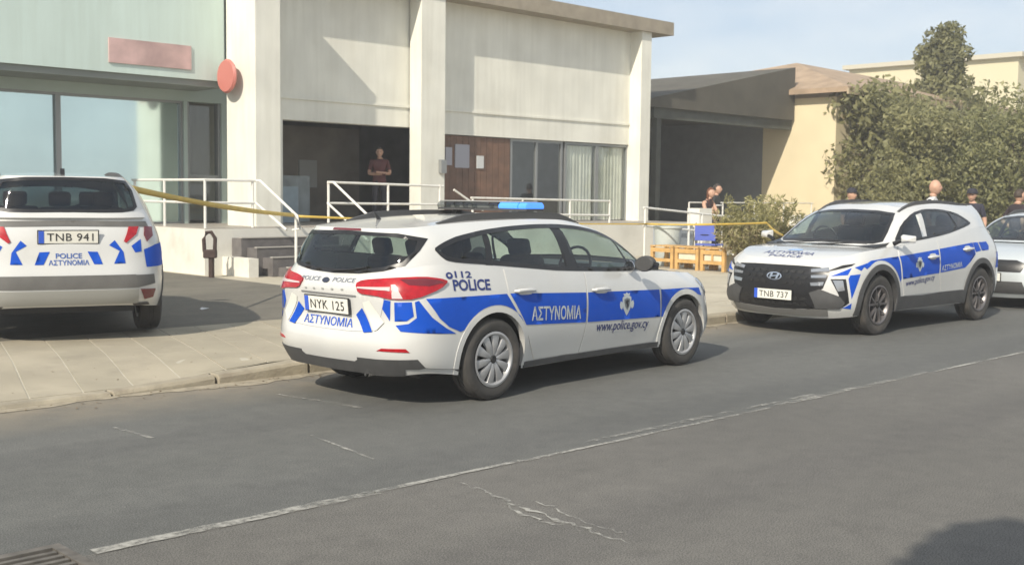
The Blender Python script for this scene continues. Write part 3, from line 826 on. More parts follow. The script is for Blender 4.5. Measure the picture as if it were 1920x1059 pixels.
bld = empty('shop_building', (10.45, 18.5, GZ))
tag(bld, 'single-storey cream shop building with pillars, raised terrace and deep eave', 'building')
BX, BY = bld.location.x, bld.location.y
def W(name, a, b_, material, parent=None, bev=0):
    """box in world coordinates, child of the building"""
    par = parent or bld
    off = Vector(par.location) if par is bld else Vector(par.location) + Vector(bld.location)
    m = MB().span([a[i] - off[i] for i in range(3)], [b_[i] - off[i] for i in range(3)])
    o = m.build(name, material, par)
    if bev: bevel(o, bev)
    return o
def sub(name, loc):
    e = empty(name); e.parent = bld; e.location = Vector(loc) - Vector(bld.location); return e
# terrace
W('terrace', (10.45, 18.5, GZ - .02), (24.9, 26, PZ), M_WHITE)
W('terrace_floor', (10.47, 18.52, PZ + .002), (24.88, 26, PZ + .012), mat('terrace_tiles', (.34, .31, .27), .6, var=.1))
for i in range(4):
    z = GZ + (i + 1) * .166
    st = W('step', (11.0 + .12 * (3 - i), 17.2 + i * .325, GZ - .02), (13.15, 18.498, z), M_STEP)
    W('step_nosing', (10.99 + .12 * (3 - i), 17.185 + i * .325, z + .002), (13.16, 17.27 + i * .325, z + .022), mat('pale_step_edge', (.40, .38, .34), .7))
W('step_side_wall', (10.80, 17.6, GZ - .02), (10.995, 18.498, .45), M_WHITE)
# back walls with openings
def wall_x(y0, y1, x0, x1, z0, z1, holes, material):
    """wall along x built from pieces round its openings"""
    xs = sorted({x0, x1, *[h[0] for h in holes], *[h[1] for h in holes]})
    for a, b_ in zip(xs[:-1], xs[1:]):
        hs = [h for h in holes if h[0] <= a and h[1] >= b_]
        segs = [(z0, z1)]
        for h in hs: segs = [q for s in segs for q in ((s[0], min(s[1], h[2])), (max(s[0], h[3]), s[1])) if q[1] - q[0] > .01]
        for q in segs: W('wall', (a, y0, q[0]), (b_, y1, q[1]), material)
wall_x(21.5, 21.8, 3.0, 13.1, GZ, 6.2, [(4.0, 11.70, .95, 3.45), (11.78, 12.56, .96, 3.45)], M_FASC)
wall_x(20.3, 20.6, 13.1, 24.75, PZ + .012, 6.3, [(13.27, 17.1, PZ + .012, 3.12), (17.5, 24.35, PZ + .012, 3.02)], M_CREAM)
W('wall', (13.1, 20.6, PZ + .02), (13.25, 26, 6.3), M_CREAM)
W('wall', (24.45, 20.6, PZ + .02), (24.75, 26, 6.3), M_CREAM)
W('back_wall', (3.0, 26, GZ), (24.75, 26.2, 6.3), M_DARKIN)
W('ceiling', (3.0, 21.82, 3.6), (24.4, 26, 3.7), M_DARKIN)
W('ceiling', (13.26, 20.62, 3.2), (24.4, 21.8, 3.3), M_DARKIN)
# pillars
W('pillar', (11.95, 19.2, PZ + .012), (12.5, 20.25, 6.3), M_CREAM)
for zz in (3.55,): W('wall_band', (13.1, 20.27, zz), (24.76, 20.299, zz + .05), M_CREAM)
W('pillar', (16.6, 19.85, PZ + .012), (17.3, 20.25, 6.049), M_CREAM)
W('pillar', (24.35, 19.9, PZ + .012), (24.76, 20.299, 6.29), M_CREAM)
# left shop: teal panes in frames
for i in range(3):
    x0 = 4.0 + i * 2.567
    w_ = sub('shop_window', (x0, 21.6, .95))
    W('pane', (x0 + .05, 21.62, 1.0), (x0 + 2.51, 21.635, 3.40), M_TEAL, w_)
    for a, b_ in (((x0, 21.55, .95), (x0 + .05, 21.7, 3.45)), ((x0 + 2.517, 21.55, .95), (x0 + 2.567, 21.7, 3.45)), ((x0 + .05, 21.55, 3.40), (x0 + 2.517, 21.7, 3.45)), ((x0 + .05, 21.55, .95), (x0 + 2.517, 21.7, 1.0))):
        W('frame', a, b_, M_FRAME, w_)
d_ = sub('shop_door', (11.8, 21.6, .96))
W('pane', (11.84, 21.62, 1.05), (12.5, 21.635, 3.38), SHOPGL, d_)
W('frame', (11.781, 21.55, .96), (11.84, 21.7, 3.44), M_FRAME, d_); W('frame', (12.5, 21.55, .96), (12.559, 21.7, 3.44), M_FRAME, d_)
W('rail', (11.84, 21.56, 1.9), (12.5, 21.69, 1.96), M_FRAME, d_)
# canopy and sign over the left shop
cn = W('canopy', (3.0, 20.35, 3.66), (11.94, 21.498, 3.86), M_GREY)
sg = W('sign_board', (3.0, 20.3, 3.78), (11.93, 20.348, 6.29), mat('pale_sign_board', (.56, .67, .62), .5, var=.05, vscale=.7, streak=.06))
SIGNRED = mat('faded_red_sign', (.50, .34, .32), .6, var=.25, vscale=2.5)
W('sign_panel', (9.55, 20.27, 3.95), (11.2, 20.298, 4.40), SIGNRED)
dsc = MB().lathe([(0, -.04), (.30, -.04), (.33, 0), (.30, .04), (0, .04)], 28, 'X').build('round_sign', mat('bright_red_sign', (.50, .17, .14), .45), bld, True)
dsc.location = (11.75 - BX, 19.9 - BY, 3.85 - GZ)
MB().box((.10, 0, 0), (.12, .06, .06)).build('sign_bracket', M_FRAME, dsc)
# entrance: dark recess with a counter, glass door leaf and lit bits inside
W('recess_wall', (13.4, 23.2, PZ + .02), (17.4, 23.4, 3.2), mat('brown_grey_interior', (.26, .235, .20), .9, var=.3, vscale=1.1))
W('counter', (13.5, 22.0, PZ + .02), (15.1, 22.7, 2.0), mat('pale_counter', (.30, .34, .35), .6, var=.2))
W('notice', (15.6, 23.15, 1.75), (16.1, 23.198, 2.4), mat('paper_notice', (.45, .46, .44), .8))
W('display_stand', (13.75, 21.2, PZ + .02), (14.25, 21.5, 1.75), mat('blue_grey_stand', (.26, .33, .37), .5, var=.15))
# right shopfront
BRN = mat('brown_timber_front', (.15, .085, .055), .6, var=.25, vscale=4)
bs = sub('shopfront', (17.5, 20.4, PZ))
for i in range(12):
    W('board', (17.52 + i * .197, 20.36, PZ + .02), (17.708 + i * .197, 20.40 + .006 * (i % 2), 3.0), BRN, bs)
for x, z, w, h, mm in ((18.05, 2.25, .45, .55, mat('framed_notice', (.34, .34, .38), .4)), (18.75, 2.25, .22, .30, mat('white_notice', (.55, .56, .55), .6)), (17.75, 2.3, .2, .42, mat('framed_notice', (.34, .34, .38), .4)), (19.6, 1.25, .16, .24, mat('yellow_notice', (.55, .33, .06), .6))):
    W('poster', (x, 20.33, z), (x + w, 20.355, z + h), mm, bs)
d2_ = sub('glass_door', (19.9, 20.4, PZ))
W('pane', (19.98, 20.40, PZ + .05), (21.72, 20.41, 2.95), SHOPGL, d2_)
for x in (19.9, 20.8, 21.72): W('frame', (x, 20.37, PZ + .02), (x + .07, 20.45, 2.95), M_FRAME, d2_)
W('frame', (19.9, 20.371, 2.95), (21.79, 20.449, 3.01), M_FRAME, d2_)
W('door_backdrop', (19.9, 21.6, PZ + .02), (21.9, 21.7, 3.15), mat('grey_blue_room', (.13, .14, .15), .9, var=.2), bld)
CURT = mat('pale_curtain', (.80, .78, .71), .9, var=.1, vscale=3)
for i in range(2):
    x0 = 21.86 + i * 1.25
    w_ = sub('curtained_window', (x0, 20.4, PZ))
    W('pane', (x0 + .06, 20.38, PZ + .06), (x0 + 1.19, 20.39, 2.95), SHOPGL, w_)
    for a, b_ in (((x0, 20.35, PZ + .02), (x0 + .06, 20.44, 3.0)), ((x0 + 1.19, 20.35, PZ + .02), (x0 + 1.245, 20.44, 3.0)), ((x0 + .06, 20.35, 2.95), (x0 + 1.19, 20.44, 3.0))): W('frame', a, b_, M_FRAME, w_)
    # pleated curtain
    n = 56; vs, fs = [], []
    for k in range(n + 1):
        x = x0 + .08 + 1.09 * k / n; y = 20.455 + .035 * math.sin(k * .95) + .015 * math.sin(k * 2.3)
        for z in (PZ + .03, 2.93): vs.append((x - BX, y - BY, z - GZ))
    for k in range(n): fs.append((2 * k, 2 * k + 2, 2 * k + 3, 2 * k + 1))
    o = mesh_obj('curtain', vs, fs, CURT, bld, True)
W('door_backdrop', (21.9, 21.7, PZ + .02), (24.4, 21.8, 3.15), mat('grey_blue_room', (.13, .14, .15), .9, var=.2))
# eave
W('eave', (12.6, 19.8, 6.05), (25.6, 27, 6.4), mat('brown_eave', (.30, .26, .20), .8, var=.15))
W('roof_slab', (2.6, 20.0, 6.31), (12.59, 27, 6.5), mat('brown_eave', (.30, .26, .20), .8))
# down pipe and lamp on the pillar, meter box
MB().tube([(17.40 - BX, 20.22 - BY, PZ - GZ), (17.40 - BX, 20.22 - BY, 5.9 - GZ)], .04, 8).build('down_pipe', M_RAIL, bld, True)
W('meter_box', (17.12, 19.75, 2.1), (17.28, 19.845, 2.4), M_FRAME)

# railings: each run a thing with its posts and rails
def railing(name, runs, posts, label, group='white tube railings'):
    base = Vector(runs[0][0]); e = empty(name, (base.x, base.y, GZ)); off = Vector((base.x, base.y, GZ))
    for r in runs: MB().tube([Vector(q) - off for q in r], .024, 8).build('rail', M_RAIL, e, True)
    for a, b_ in posts: MB().tube([Vector(a) - off, Vector(b_) - off], .026, 8).build('post', M_RAIL, e, True)
    return tag(e, label, 'railing', group)
T, M2 = 1.83, 1.42
railing('railing', [[(10.52, 21.4, T), (10.52, 18.58, T), (11.55, 18.58, T), (11.57, 18.45, T), (11.58, 17.25, 1.20), (11.58, 17.15, .98), (11.58, 17.4, .95)], [(10.52, 21.4, M2), (10.52, 18.58, M2), (11.55, 18.58, M2), (11.58, 17.6, .95)]],
        [((x, y, PZ), (x, y, T)) for x, y in ((10.52, 21.3), (10.52, 20.1), (10.52, 18.6), (11.5, 18.6))] + [((11.58, 17.3, GZ), (11.58, 17.3, 1.22))], 'white tube railing left of the dark steps, around the terrace corner')
railing('railing', [[(16.2, 18.62, T - .04), (13.2, 18.62, T), (13.18, 18.4, T), (13.2, 17.1, 1.08)], [(16.2, 18.62, M2 - .02), (13.2, 18.62, M2), (13.2, 17.3, .72)]],
        [((x, 18.62, PZ), (x, 18.62, T)) for x in (13.22, 14.7, 16.1)] + [((13.2, 17.2, GZ), (13.2, 17.2, 1.12))], 'white tube railing right of the dark steps, in front of the dark entrance')
railing('railing', [[(17.0, 18.62, 1.55), (21.6, 18.62, 1.50), (21.7, 18.62, 1.45)], [(17.0, 18.62, 1.2), (21.65, 18.62, 1.15)], [(16.5, 18.62, 1.72), (17.3, 18.55, 1.28)]],
        [((x, 18.62, PZ), (x, 18.62, 1.53)) for x in (17.05, 18.6, 20.2, 21.65)], 'white tube railing in front of the curtained windows')
railing('railing', [[(19.75, 16.0, 1.38), (24.5, 16.0, 1.06)], [(19.75, 16.0, .98), (24.5, 16.0, .66)]],
        [((x, 16.0, GZ), (x, 16.0, z)) for x, z in ((19.8, 1.38), (21.4, 1.27), (21.9, 1.24), (23.2, 1.15), (24.4, 1.07))], 'sloping white railing behind the pallet benches')
# ------------------------------------------------------------------ neighbouring house with a porch
hs = empty('porch_house', (27.0, 19.0, GZ))
tag(hs, 'warm cream house with dark open porch and tiled roof behind the shrub', 'house')
def Hh(name, a, b_, material):
    off = hs.location
    return MB().span([a[i] - off[i] for i in range(3)], [b_[i] - off[i] for i in range(3)]).build(name, material, hs)
M_YEL = mat('warm_cream_render', (.66, .57, .38), .9, var=.05, vscale=1, bump=.15, bscale=50)
M_DKW = mat('dark_stained_timber', (.07, .075, .062), .8, var=.25, vscale=2)
Hh('wall', (33.0, 19.0, GZ), (46, 19.3, 4.85), M_YEL)
Hh('wall', (33.0, 19.3, GZ), (33.3, 21.7, 4.85), M_YEL)
Hh('wall', (33.0, 21.7, GZ), (33.3, 30, 4.85), mat('grey_porch_wall', (.20, .21, .21), .9, var=.1))
Hh('porch_back_wall', (25.6, 26.2, GZ), (33.0, 26.5, 4.6), mat('grey_porch_wall', (.20, .21, .21), .9, var=.1))
Hh('porch_screen', (26.2, 25.0, GZ), (30.6, 25.2, 4.3), M_DKW)
Hh('porch_beam', (25.8, 20.6, 3.85), (32.98, 20.85, 4.15), M_DKW)
Hh('porch_post', (26.0, 20.65, GZ), (26.2, 20.84, 3.85), M_DKW)
MB().prism([(25.4 - 27, 4.151 - GZ), (32.95 - 27, 4.151 - GZ), (32.95 - 27, 5.86 - GZ), (25.4 - 27, 4.35 - GZ)], 20.5 - 19, 27.0 - 19, 'xzy').build('porch_roof', mat('dark_brown_cladding', (.085, .078, .06), .85, var=.2, vscale=1.5), hs)
w_ = empty('porch_window'); w_.parent = hs; w_.location = (31.0 - 27, 26.1 - 19, 1.0)
MB().span((0, 0, 0), (1.7, .06, 2.2)).build('pane', mat('dark_window_pane', (.05, .055, .06), .15, coat=.5), w_)
for i in range(3): MB().span((i * .82, -.04, 0), (i * .82 + .06, -.002, 2.2)).build('frame', M_FRAME, w_)
# hipped roof with a thick eave
off = hs.location
E0, E1, E2, E3 = (32.6, 18.4, 4.95), (47, 18.4, 4.95), (47, 31, 4.95), (32.6, 31, 4.95)
T0, T1 = (36.4, 22.6, 6.3), (45.0, 23.0, 6.3)
ROOFM = mat('terracotta_roof', (.34, .25, .17), .85, var=.2, vscale=2)
for P in ((E0, E1, T1, T0), (E3, E0, T0), (E1, E2, T1), (E2, E3, T0, T1)):
    m = MB(); n = len(P)
    up = [Vector(q) - off + Vector((0, 0, .16)) for q in P]; dn = [Vector(q) - off for q in P]
    m.add(up + dn, [tuple(range(n)), tuple(range(2 * n - 1, n - 1, -1))] + [(i, n + i, n + (i + 1) % n, (i + 1) % n) for i in range(n)])
    m.build('roof', ROOFM, hs)
Hh('fascia_board', (32.58, 18.36, 4.87), (47, 18.42, 5.05), mat('tan_fascia', (.42, .34, .23), .8))
# low white garden wall
gw = tag(MB().span((28.2, 17.4, GZ), (40, 17.6, 1.15)).build('garden_wall', M_WHITE), 'low white garden wall behind the bushy shrub', 'wall')
pr = empty('railing', (26.2, 19.6, GZ)); tag(pr, 'thin white railing before the dark porch', 'railing', 'white tube railings')
for z in (1.35, .95): MB().tube([(0, 0, z), (6.6, 0, z)], .022, 6).build('rail', M_RAIL, pr, True)
for i in range(5): MB().tube([(i * 1.62, 0, 0), (i * 1.62, 0, 1.36)], .024, 6).build('post', M_RAIL, pr, True)
# ramp wall behind the benches
rw = tag(MB().span((20.6, 16.25, GZ), (21.9, 16.4, 1.0)).build('partition', mat('blue_grey_panel', (.30, .33, .36), .7, var=.1)), 'blue-grey panel behind the sloping white railing', 'panel')
tag(MB().span((22.0, 16.15, GZ), (22.5, 16.5, 1.36)).build('gate_pier', M_WHITE), 'short white pier behind the blue chair', 'pier')

# far pale building behind the trees
fb = empty('far_building', (63, 25.5, GZ)); tag(fb, 'pale yellow building far off at the right edge, above the trees', 'building')
MB().span((0, 0, 0), (16, 10, 9.2)).build('wall', mat('far_yellow_render', (.60, .55, .38), .9), fb)
MB().span((-.3, -.3, 9.2), (16.3, 10.3, 9.45)).build('roof', mat('far_roof', (.5, .47, .38), .9), fb)
for i in range(4):
    for k in range(2):
        w_ = MB().span((1.5 + i * 3.6, -.05, 1.2 + k * 3.6), (2.9 + i * 3.6, -.005, 3.0 + k * 3.6)).build('window', mat('far_window', (.12, .14, .15), .3), fb)

# ------------------------------------------------------------------ things on the forecourt
PINE = mat('pale_pine', (.54, .33, .12), .75, var=.18, vscale=7)
PANEL = mat('whitewashed_board', (.66, .60, .46), .8, var=.08, vscale=6)
def pallet_bench(y, label, panels=1, open_=False):
    e = empty('pallet_bench', (19.2, y, GZ)); tag(e, label, 'bench', 'pallet benches by the railing')
    w, d, h = .60, .55, .45
    for sx in (0, d - .07):
        for sy in (-w / 2, w / 2 - .07): MB().span((sx, sy, 0), (sx + .07, sy + .07, h)).build('leg', PINE, e)
    for k in range(4): MB().span((-.02, -w / 2 + k * .152, h + .002), (d + .02, -w / 2 + k * .152 + .14, h + .026)).build('plank', PINE, e)
    MB().span((-.012, -w / 2 + .071, h - .11), (.012, w / 2 - .071, h - .02)).build('rail', PINE, e)
    MB().span((-.012, -w / 2 + .071, .14), (.012, w / 2 - .071, .21)).build('rail', PINE, e)
    if not open_:
        for k in range(panels):
            ww = (w - .16) / panels
            MB().span((.02, -w / 2 + .08 + k * ww + .01, .212), (.035, -w / 2 + .08 + (k + 1) * ww - .01, h - .112)).build('panel', PANEL, e)
        if panels == 2: MB().span((-.012, -.02, .211), (.012, .02, h - .111)).build('stile', PINE, e)
    MB().span((.04, -w / 2 + .072, .06), (d - .08, -w / 2 + .085, h - .12)).build('side_board', PANEL, e)
    return e
pallet_bench(15.05, 'pallet bench left of the three, with an open front', open_=True)
pallet_bench(14.40, 'middle pallet bench of the three, one whitewashed panel')
pallet_bench(13.75, 'pallet bench right of the three, two whitewashed panels', panels=2)
bin_ = MB().lathe([(0, 0), (.24, 0), (.25, .02), (.30, .80), (.325, .82), (.325, .86), (.295, .86), (.285, .80), (.24, .06), (0, .05)], 28).build('grey_bin', mat('pale_grey_plastic', (.46, .50, .48), .55, var=.06), None, True)
bin_.location = (20.05, 15.55, GZ); tag(bin_, 'tall pale grey bin behind the pallet benches', 'bin')
ch = empty('blue_chair', (21.1, 15.2, GZ), R(10)); tag(ch, 'blue chair with dark tube frame behind the right pallet bench', 'chair')
BLU = mat('blue_plastic', (.10, .14, .50), .5); FRM = mat('dark_tube', (.03, .03, .05), .4, metal=.4)
bevel(MB().box((0, 0, .45), (.42, .50, .035)).build('seat', BLU, ch), .01); bevel(MB().box((-.22, 0, .72), (.03, .50, .36)).build('backrest', BLU, ch), .01)
for sx in (-.2, .2):
    for sy in (-.24, .24): MB().tube([(sx, sy, .0), (sx * .95, sy, .45 if sx > 0 else .93)], .014, 6).build('leg', FRM, ch, True)
MB().tube([(-.2, -.26, .66), (-.24, 0, .67), (-.2, .26, .66)], .014, 6).build('back_tube', FRM, ch, True)
# standpipe by the white wall
sp = empty('standpipe', (10.30, 18.05, GZ), R(-43)); sp.scale = (1.0, 1.0, .98); tag(sp, 'rusty looped standpipe in front of the white terrace wall', 'standpipe')
RUST = mat('rusty_dark_red_pipe', (.05, .03, .024), .85, var=.3, vscale=14)
MB().tube([(.02, 0, 0), (.02, 0, .42)], .05, 10).build('pipe', RUST, sp, True)
bevel(MB().box((0, 0, .42), (.22, .16, .15)).build('valve_box', RUST, sp), .02)
MB().tube([(-.10, 0, .46), (-.11, 0, .68), (-.06, 0, .80), (.02, 0, .81), (.09, 0, .70), (.08, 0, .48)], .035, 8).build('loop', RUST, sp, True)

# warning tape
TAPE = mat('yellow_tape', (.60, .42, .08), .5, var=.12, vscale=6)
def tape(pts, w, label, sag=.12, twist=0.0):
    vs, fs = [], []; P = []
    for i in range(len(pts) - 1):
        a, b_ = Vector(pts[i]), Vector(pts[i + 1]); n = 24
        for j in range(n + (i == len(pts) - 2)):
            t = j / n; q = a.lerp(b_, t); q.z -= sag * 4 * t * (1 - t) * (b_ - a).length / 10; P.append((q, t))
    for i, (q, t) in enumerate(P):
        tw = twist * math.sin(i * .23)
        vs += [(q.x + math.sin(tw) * w * .3, q.y, q.z + w / 2 * math.cos(tw)), (q.x - math.sin(tw) * w * .3, q.y, q.z - w / 2 * math.cos(tw))]
    for i in range(len(P) - 1): fs.append((2 * i, 2 * i + 2, 2 * i + 3, 2 * i + 1))
    o = mesh_obj('warning_tape', vs, fs, TAPE, None, True)
    md = o.modifiers.new('thickness', 'SOLIDIFY'); md.thickness = .002
    return tag(o, label, 'tape', 'yellow warning tape around the shops')
tape([(5.95, 12.3, 1.66), (11.55, 17.32, 1.22)], .075, 'yellow tape from the left SUV roof to the step railing', .06, .5)
tape([(11.6, 17.32, 1.20), (19.8, 15.96, 1.02)], .045, 'yellow tape behind the estate car between the railings', .05, 1.0)
tape([(19.8, 15.96, 1.02), (18.3, 11.9, 1.16), (13.45, 8.48, 1.12)], .045, 'yellow tape from the railing past the shrub to the facing SUV', .05, .8)
# ------------------------------------------------------------------ trees and shrubs
def leaf_mat(name, c0, c1, trans=.42):
    m = bpy.data.materials.new(name); m.use_nodes = True
    N, L = m.node_tree.nodes, m.node_tree.links; b = N['Principled BSDF']; b.inputs['Roughness'].default_value = .6
    gi = N.new('ShaderNodeNewGeometry'); tc = N.new('ShaderNodeTexCoord')
    n = N.new('ShaderNodeTexNoise'); n.inputs['Scale'].default_value = 2.2; n.inputs['Detail'].default_value = 3; L.new(tc.outputs['Object'], n.inputs['Vector'])
    ad = N.new('ShaderNodeMath'); ad.operation = 'MULTIPLY_ADD'; ad.inputs[1].default_value = .45; L.new(gi.outputs['Random Per Island'], ad.inputs[0])
    h = N.new('ShaderNodeMath'); h.operation = 'MULTIPLY'; h.inputs[1].default_value = .65; L.new(n.outputs['Fac'], h.inputs[0]); L.new(h.outputs[0], ad.inputs[2])
    r = N.new('ShaderNodeValToRGB'); r.color_ramp.elements[0].position = .2; r.color_ramp.elements[1].position = .85; r.color_ramp.elements[0].color = (*c0, 1); r.color_ramp.elements[1].color = (*c1, 1)
    L.new(ad.outputs[0], r.inputs[0]); L.new(r.outputs[0], b.inputs['Base Color'])
    tr = N.new('ShaderNodeBsdfTranslucent'); L.new(r.outputs[0], tr.inputs[0])
    mx = N.new('ShaderNodeMixShader'); mx.inputs[0].default_value = trans; L.new(b.outputs[0], mx.inputs[1]); L.new(tr.outputs[0], mx.inputs[2]); L.new(mx.outputs[0], N['Material Output'].inputs[0])
    return m
BARK = mat('grey_bark', (.13, .10, .075), .95, var=.3, vscale=9, bump=.5, bscale=30)
def leaves(name, clumps, n, size, material, parent, seed, aspect=.45):
    """leaf-sized faces spread through a set of clumps (x, y, z, rx, ry, rz)"""
    rg = np.random.default_rng(seed); w = np.array([c[3] * c[4] * c[5] for c in clumps]) ** .75; w /= w.sum()
    k = rg.choice(len(clumps), n, p=w); C_ = np.array(clumps)[k]
    d = rg.normal(size=(n, 3)); d /= np.linalg.norm(d, axis=1, keepdims=True)
    r = rg.uniform(.35, 1.08, (n, 1)) ** .6
    P = C_[:, :3] + d * r * C_[:, 3:6]
    nr = d * .5 + rg.normal(size=(n, 3)) * .7; nr /= np.linalg.norm(nr, axis=1, keepdims=True)
    t = np.cross(nr, rg.normal(size=(n, 3))); t /= np.linalg.norm(t, axis=1, keepdims=True); b_ = np.cross(nr, t)
    s = size * rg.uniform(.6, 1.35, (n, 1))
    V = np.stack([P - t * s, P + b_ * s * aspect, P + t * s, P - b_ * s * aspect], 1).reshape(-1, 3)
    F = [(4 * i, 4 * i + 1, 4 * i + 2, 4 * i + 3) for i in range(n)]
    return mesh_obj(name, V, F, material, parent)
def tree(name, loc, h, rx, trunk, clump_n, leaf_n, size, material, seed, label, cat='tree', group=None, zlo=.3, ry=None):
    e = empty(name, loc); tag(e, label, cat, group)
    rn = random.Random(seed); ry = ry or rx; clumps = []
    for i in range(clump_n):
        a = rn.uniform(0, 2 * math.pi); q = rn.random() ** .5; z = h * rn.uniform(zlo, .93)
        prof = math.sin(math.pi * min(1, (z / h - zlo * .55) / (1.05 - zlo * .55))) ** .7
        cr = rx * rn.uniform(.22, .42)
        clumps.append((rx * .72 * q * math.cos(a) * prof, ry * .72 * q * math.sin(a) * prof, z, cr, cr * ry / rx, cr * rn.uniform(.7, 1.1)))
    leaves('crown', clumps, leaf_n, size, material, e, seed)
    m = MB(); m.tube([(0, 0, -.05), (.04, .02, h * .3), (-.03, .05, h * .55), (0, 0, h * .8)], [trunk, trunk * .8, trunk * .5, trunk * .15], 8)
    m.build('trunk', BARK, e, True)
    for i in range(7):
        c = rn.choice(clumps); z0 = h * rn.uniform(.2, .5)
        MB().tube([(0, 0, z0), (c[0] * .5, c[1] * .5, (z0 + c[2]) / 2 + .1), (c[0], c[1], c[2])], [trunk * .4, trunk * .25, trunk * .08], 6).build('limb', BARK, e, True)
    return e
def at(px, depth):
    """ground position in the direction of a picture column, `depth` metres along the view"""
    t = (px - 960) / CAM_F; f = Vector((math.cos(CAM_YAW), math.sin(CAM_YAW))); r = Vector((math.sin(CAM_YAW), -math.cos(CAM_YAW)))
    q = f * depth + r * depth * t; return (q.x, q.y, GZ)
OLIVE = leaf_mat('olive_leaves', (.13, .135, .06), (.38, .36, .17)); DARKG = leaf_mat('dark_green_leaves', (.105, .118, .05), (.34, .33, .15)); OLEA = leaf_mat('oleander_leaves', (.14, .14, .05), (.50, .46, .22))
CYP = leaf_mat('cypress_leaves', (.12, .125, .055), (.33, .32, .15))
tree('bushy_tree', (31.3, 15.0, GZ), 4.0, 1.9, .12, 34, 17000, .072, OLIVE, 11, 'broad olive green tree left of the police officers, over the SUV roof', zlo=.12)
tree('bushy_tree', (33.5, 13.6, GZ), 4.3, 2.6, .14, 36, 17000, .072, DARKG, 12, 'dark green tree straight behind the bald man', zlo=.1)
tree('bushy_tree', (36.5, 11.8, GZ), 4.4, 2.6, .14, 36, 17000, .072, OLIVE, 13, 'olive tree behind the officer in a cap', zlo=.1)
tree('bushy_tree', (39.5, 9.6, GZ), 4.7, 2.8, .15, 36, 17000, .078, DARKG, 14, 'dark tree at the right edge behind the silver car', zlo=.1)
tree('tall_cypress', at(1752, 44), 8.4, 1.35, .16, 110, 20000, .11, CYP, 15, 'narrow tall cypress rising above the other trees', zlo=.08)
tree('bushy_tree', at(1660, 40), 4.8, 2.4, .14, 24, 6000, .12, OLIVE, 16, 'far olive tree left of the cypress', zlo=.1)
tree('bushy_tree', at(1640, 37), 5.0, 2.6, .14, 34, 8000, .12, OLIVE, 17, 'far olive tree beside the cream house', zlo=.1)
tree('bushy_tree', at(1850, 40), 5.4, 3.0, .14, 34, 8000, .12, OLIVE, 18, 'far olive tree right of the cypress', zlo=.1)
# tall grassy shrub beside the facing SUV
sh = empty('oleander_shrub', (19.6, 12.95, GZ)); sh.scale = (.90, .90, .95); tag(sh, 'tall bushy shrub with pale stems between the benches and the facing SUV', 'shrub')
rn = random.Random(21)
stems = MB(); cl = []
for i in range(60):
    a = rn.uniform(0, 2 * math.pi); r0 = .32 * rn.random() ** .5; r1 = r0 + rn.uniform(.1, .68); h = rn.uniform(.75, 1.55)
    p0 = Vector((r0 * math.cos(a), r0 * math.sin(a), 0)); p2 = Vector((r1 * math.cos(a), r1 * math.sin(a), h)); p1 = p0.lerp(p2, .5) + Vector((0, 0, .12))
    MB().tube([p0, p1, p2], [.011, .008, .004], 5).build('stem', mat('straw_stem', (.38, .30, .17), .9, var=.2), sh) if i < 40 else None
    for t in (.45, .65, .85, 1.0):
        q = p0.lerp(p2, t) + Vector((0, 0, .10 * (1 - abs(2 * t - 1)))); cl.append((q.x, q.y, q.z, .11, .11, .13))
leaves('foliage', cl, 9000, .062, OLEA, sh, 22, .22)
leaves('dry_foliage', [c for c in cl if c[2] < .95], 4200, .055, leaf_mat('straw_leaves', (.26, .21, .11), (.50, .44, .28)), sh, 23, .2)
# street tree beside the camera: only its shadow falls into the picture
tree('street_tree', (-.40, -.30, GZ), 5.3, .9, .11, 20, 5000, .09, DARKG, 31, 'street tree beside the viewer, seen only by its shadow at bottom right', zlo=.62)
# ------------------------------------------------------------------ police estate car
def circ(cx, cz, r, a0, a1, n=24):
    return [(cx + r * math.cos(R(a0 + (a1 - a0) * i / n)), cz + r * math.sin(R(a0 + (a1 - a0) * i / n))) for i in range(n + 1)]

def arch_lip(b, parent, cx, cz, r0, r1, material, name='wheel_arch', zmin=0.21, flange=0.05, off=0.006):
    """ring round a wheel opening, on both sides, its inner edge turned into the wheel well"""
    a0 = -math.degrees(math.asin(min(0.98, (cz - zmin) / r1)))
    a0i = -math.degrees(math.asin(min(0.98, (cz - zmin) / r0)))
    poly = circ(cx, cz, r1, a0, 180 - a0) + circ(cx, cz, r0, 180 - a0i, a0i)
    o = b.patch(name, poly, 1, -1, material, parent, off=off, step=0.04, depth=0.012)
    # flange
    inner = circ(cx, cz, r0 + .002, 180 - a0i, a0i, 36)
    hp, hn = b.cast(np.array(inner), 1, -1)
    me = o.data; n0 = len(me.vertices)
    vs = [v.co.copy() for v in me.vertices]; fs = [tuple(p.vertices) for p in me.polygons]
    for p_ in hp:
        vs.append(p_ + Vector((0, -off, 0))); vs.append(p_ + Vector((0, flange, 0)))
    for i in range(len(hp) - 1):
        k = n0 + 2 * i; fs.append((k, k + 2, k + 3, k + 1))
    bpy.data.objects.remove(o)
    o = mesh_obj(name, vs, fs, material, parent, True, 40)
    mirrored(o)

def wheel_well(parent, cx, cz, r, y0, y1, material):
    for s in (-1, 1):
        m = MB(); pts = circ(cx, cz, r, 0, 180, 24)
        vs = [(x, s * y, z) for x, z in pts for y in (y0, y1)]
        fs = [(2 * i, 2 * i + 1, 2 * i + 3, 2 * i + 2) for i in range(len(pts) - 1)]
        fs.append(tuple(2 * i for i in range(len(pts))))
        m.add(vs, fs).build('wheel_well', material, parent)

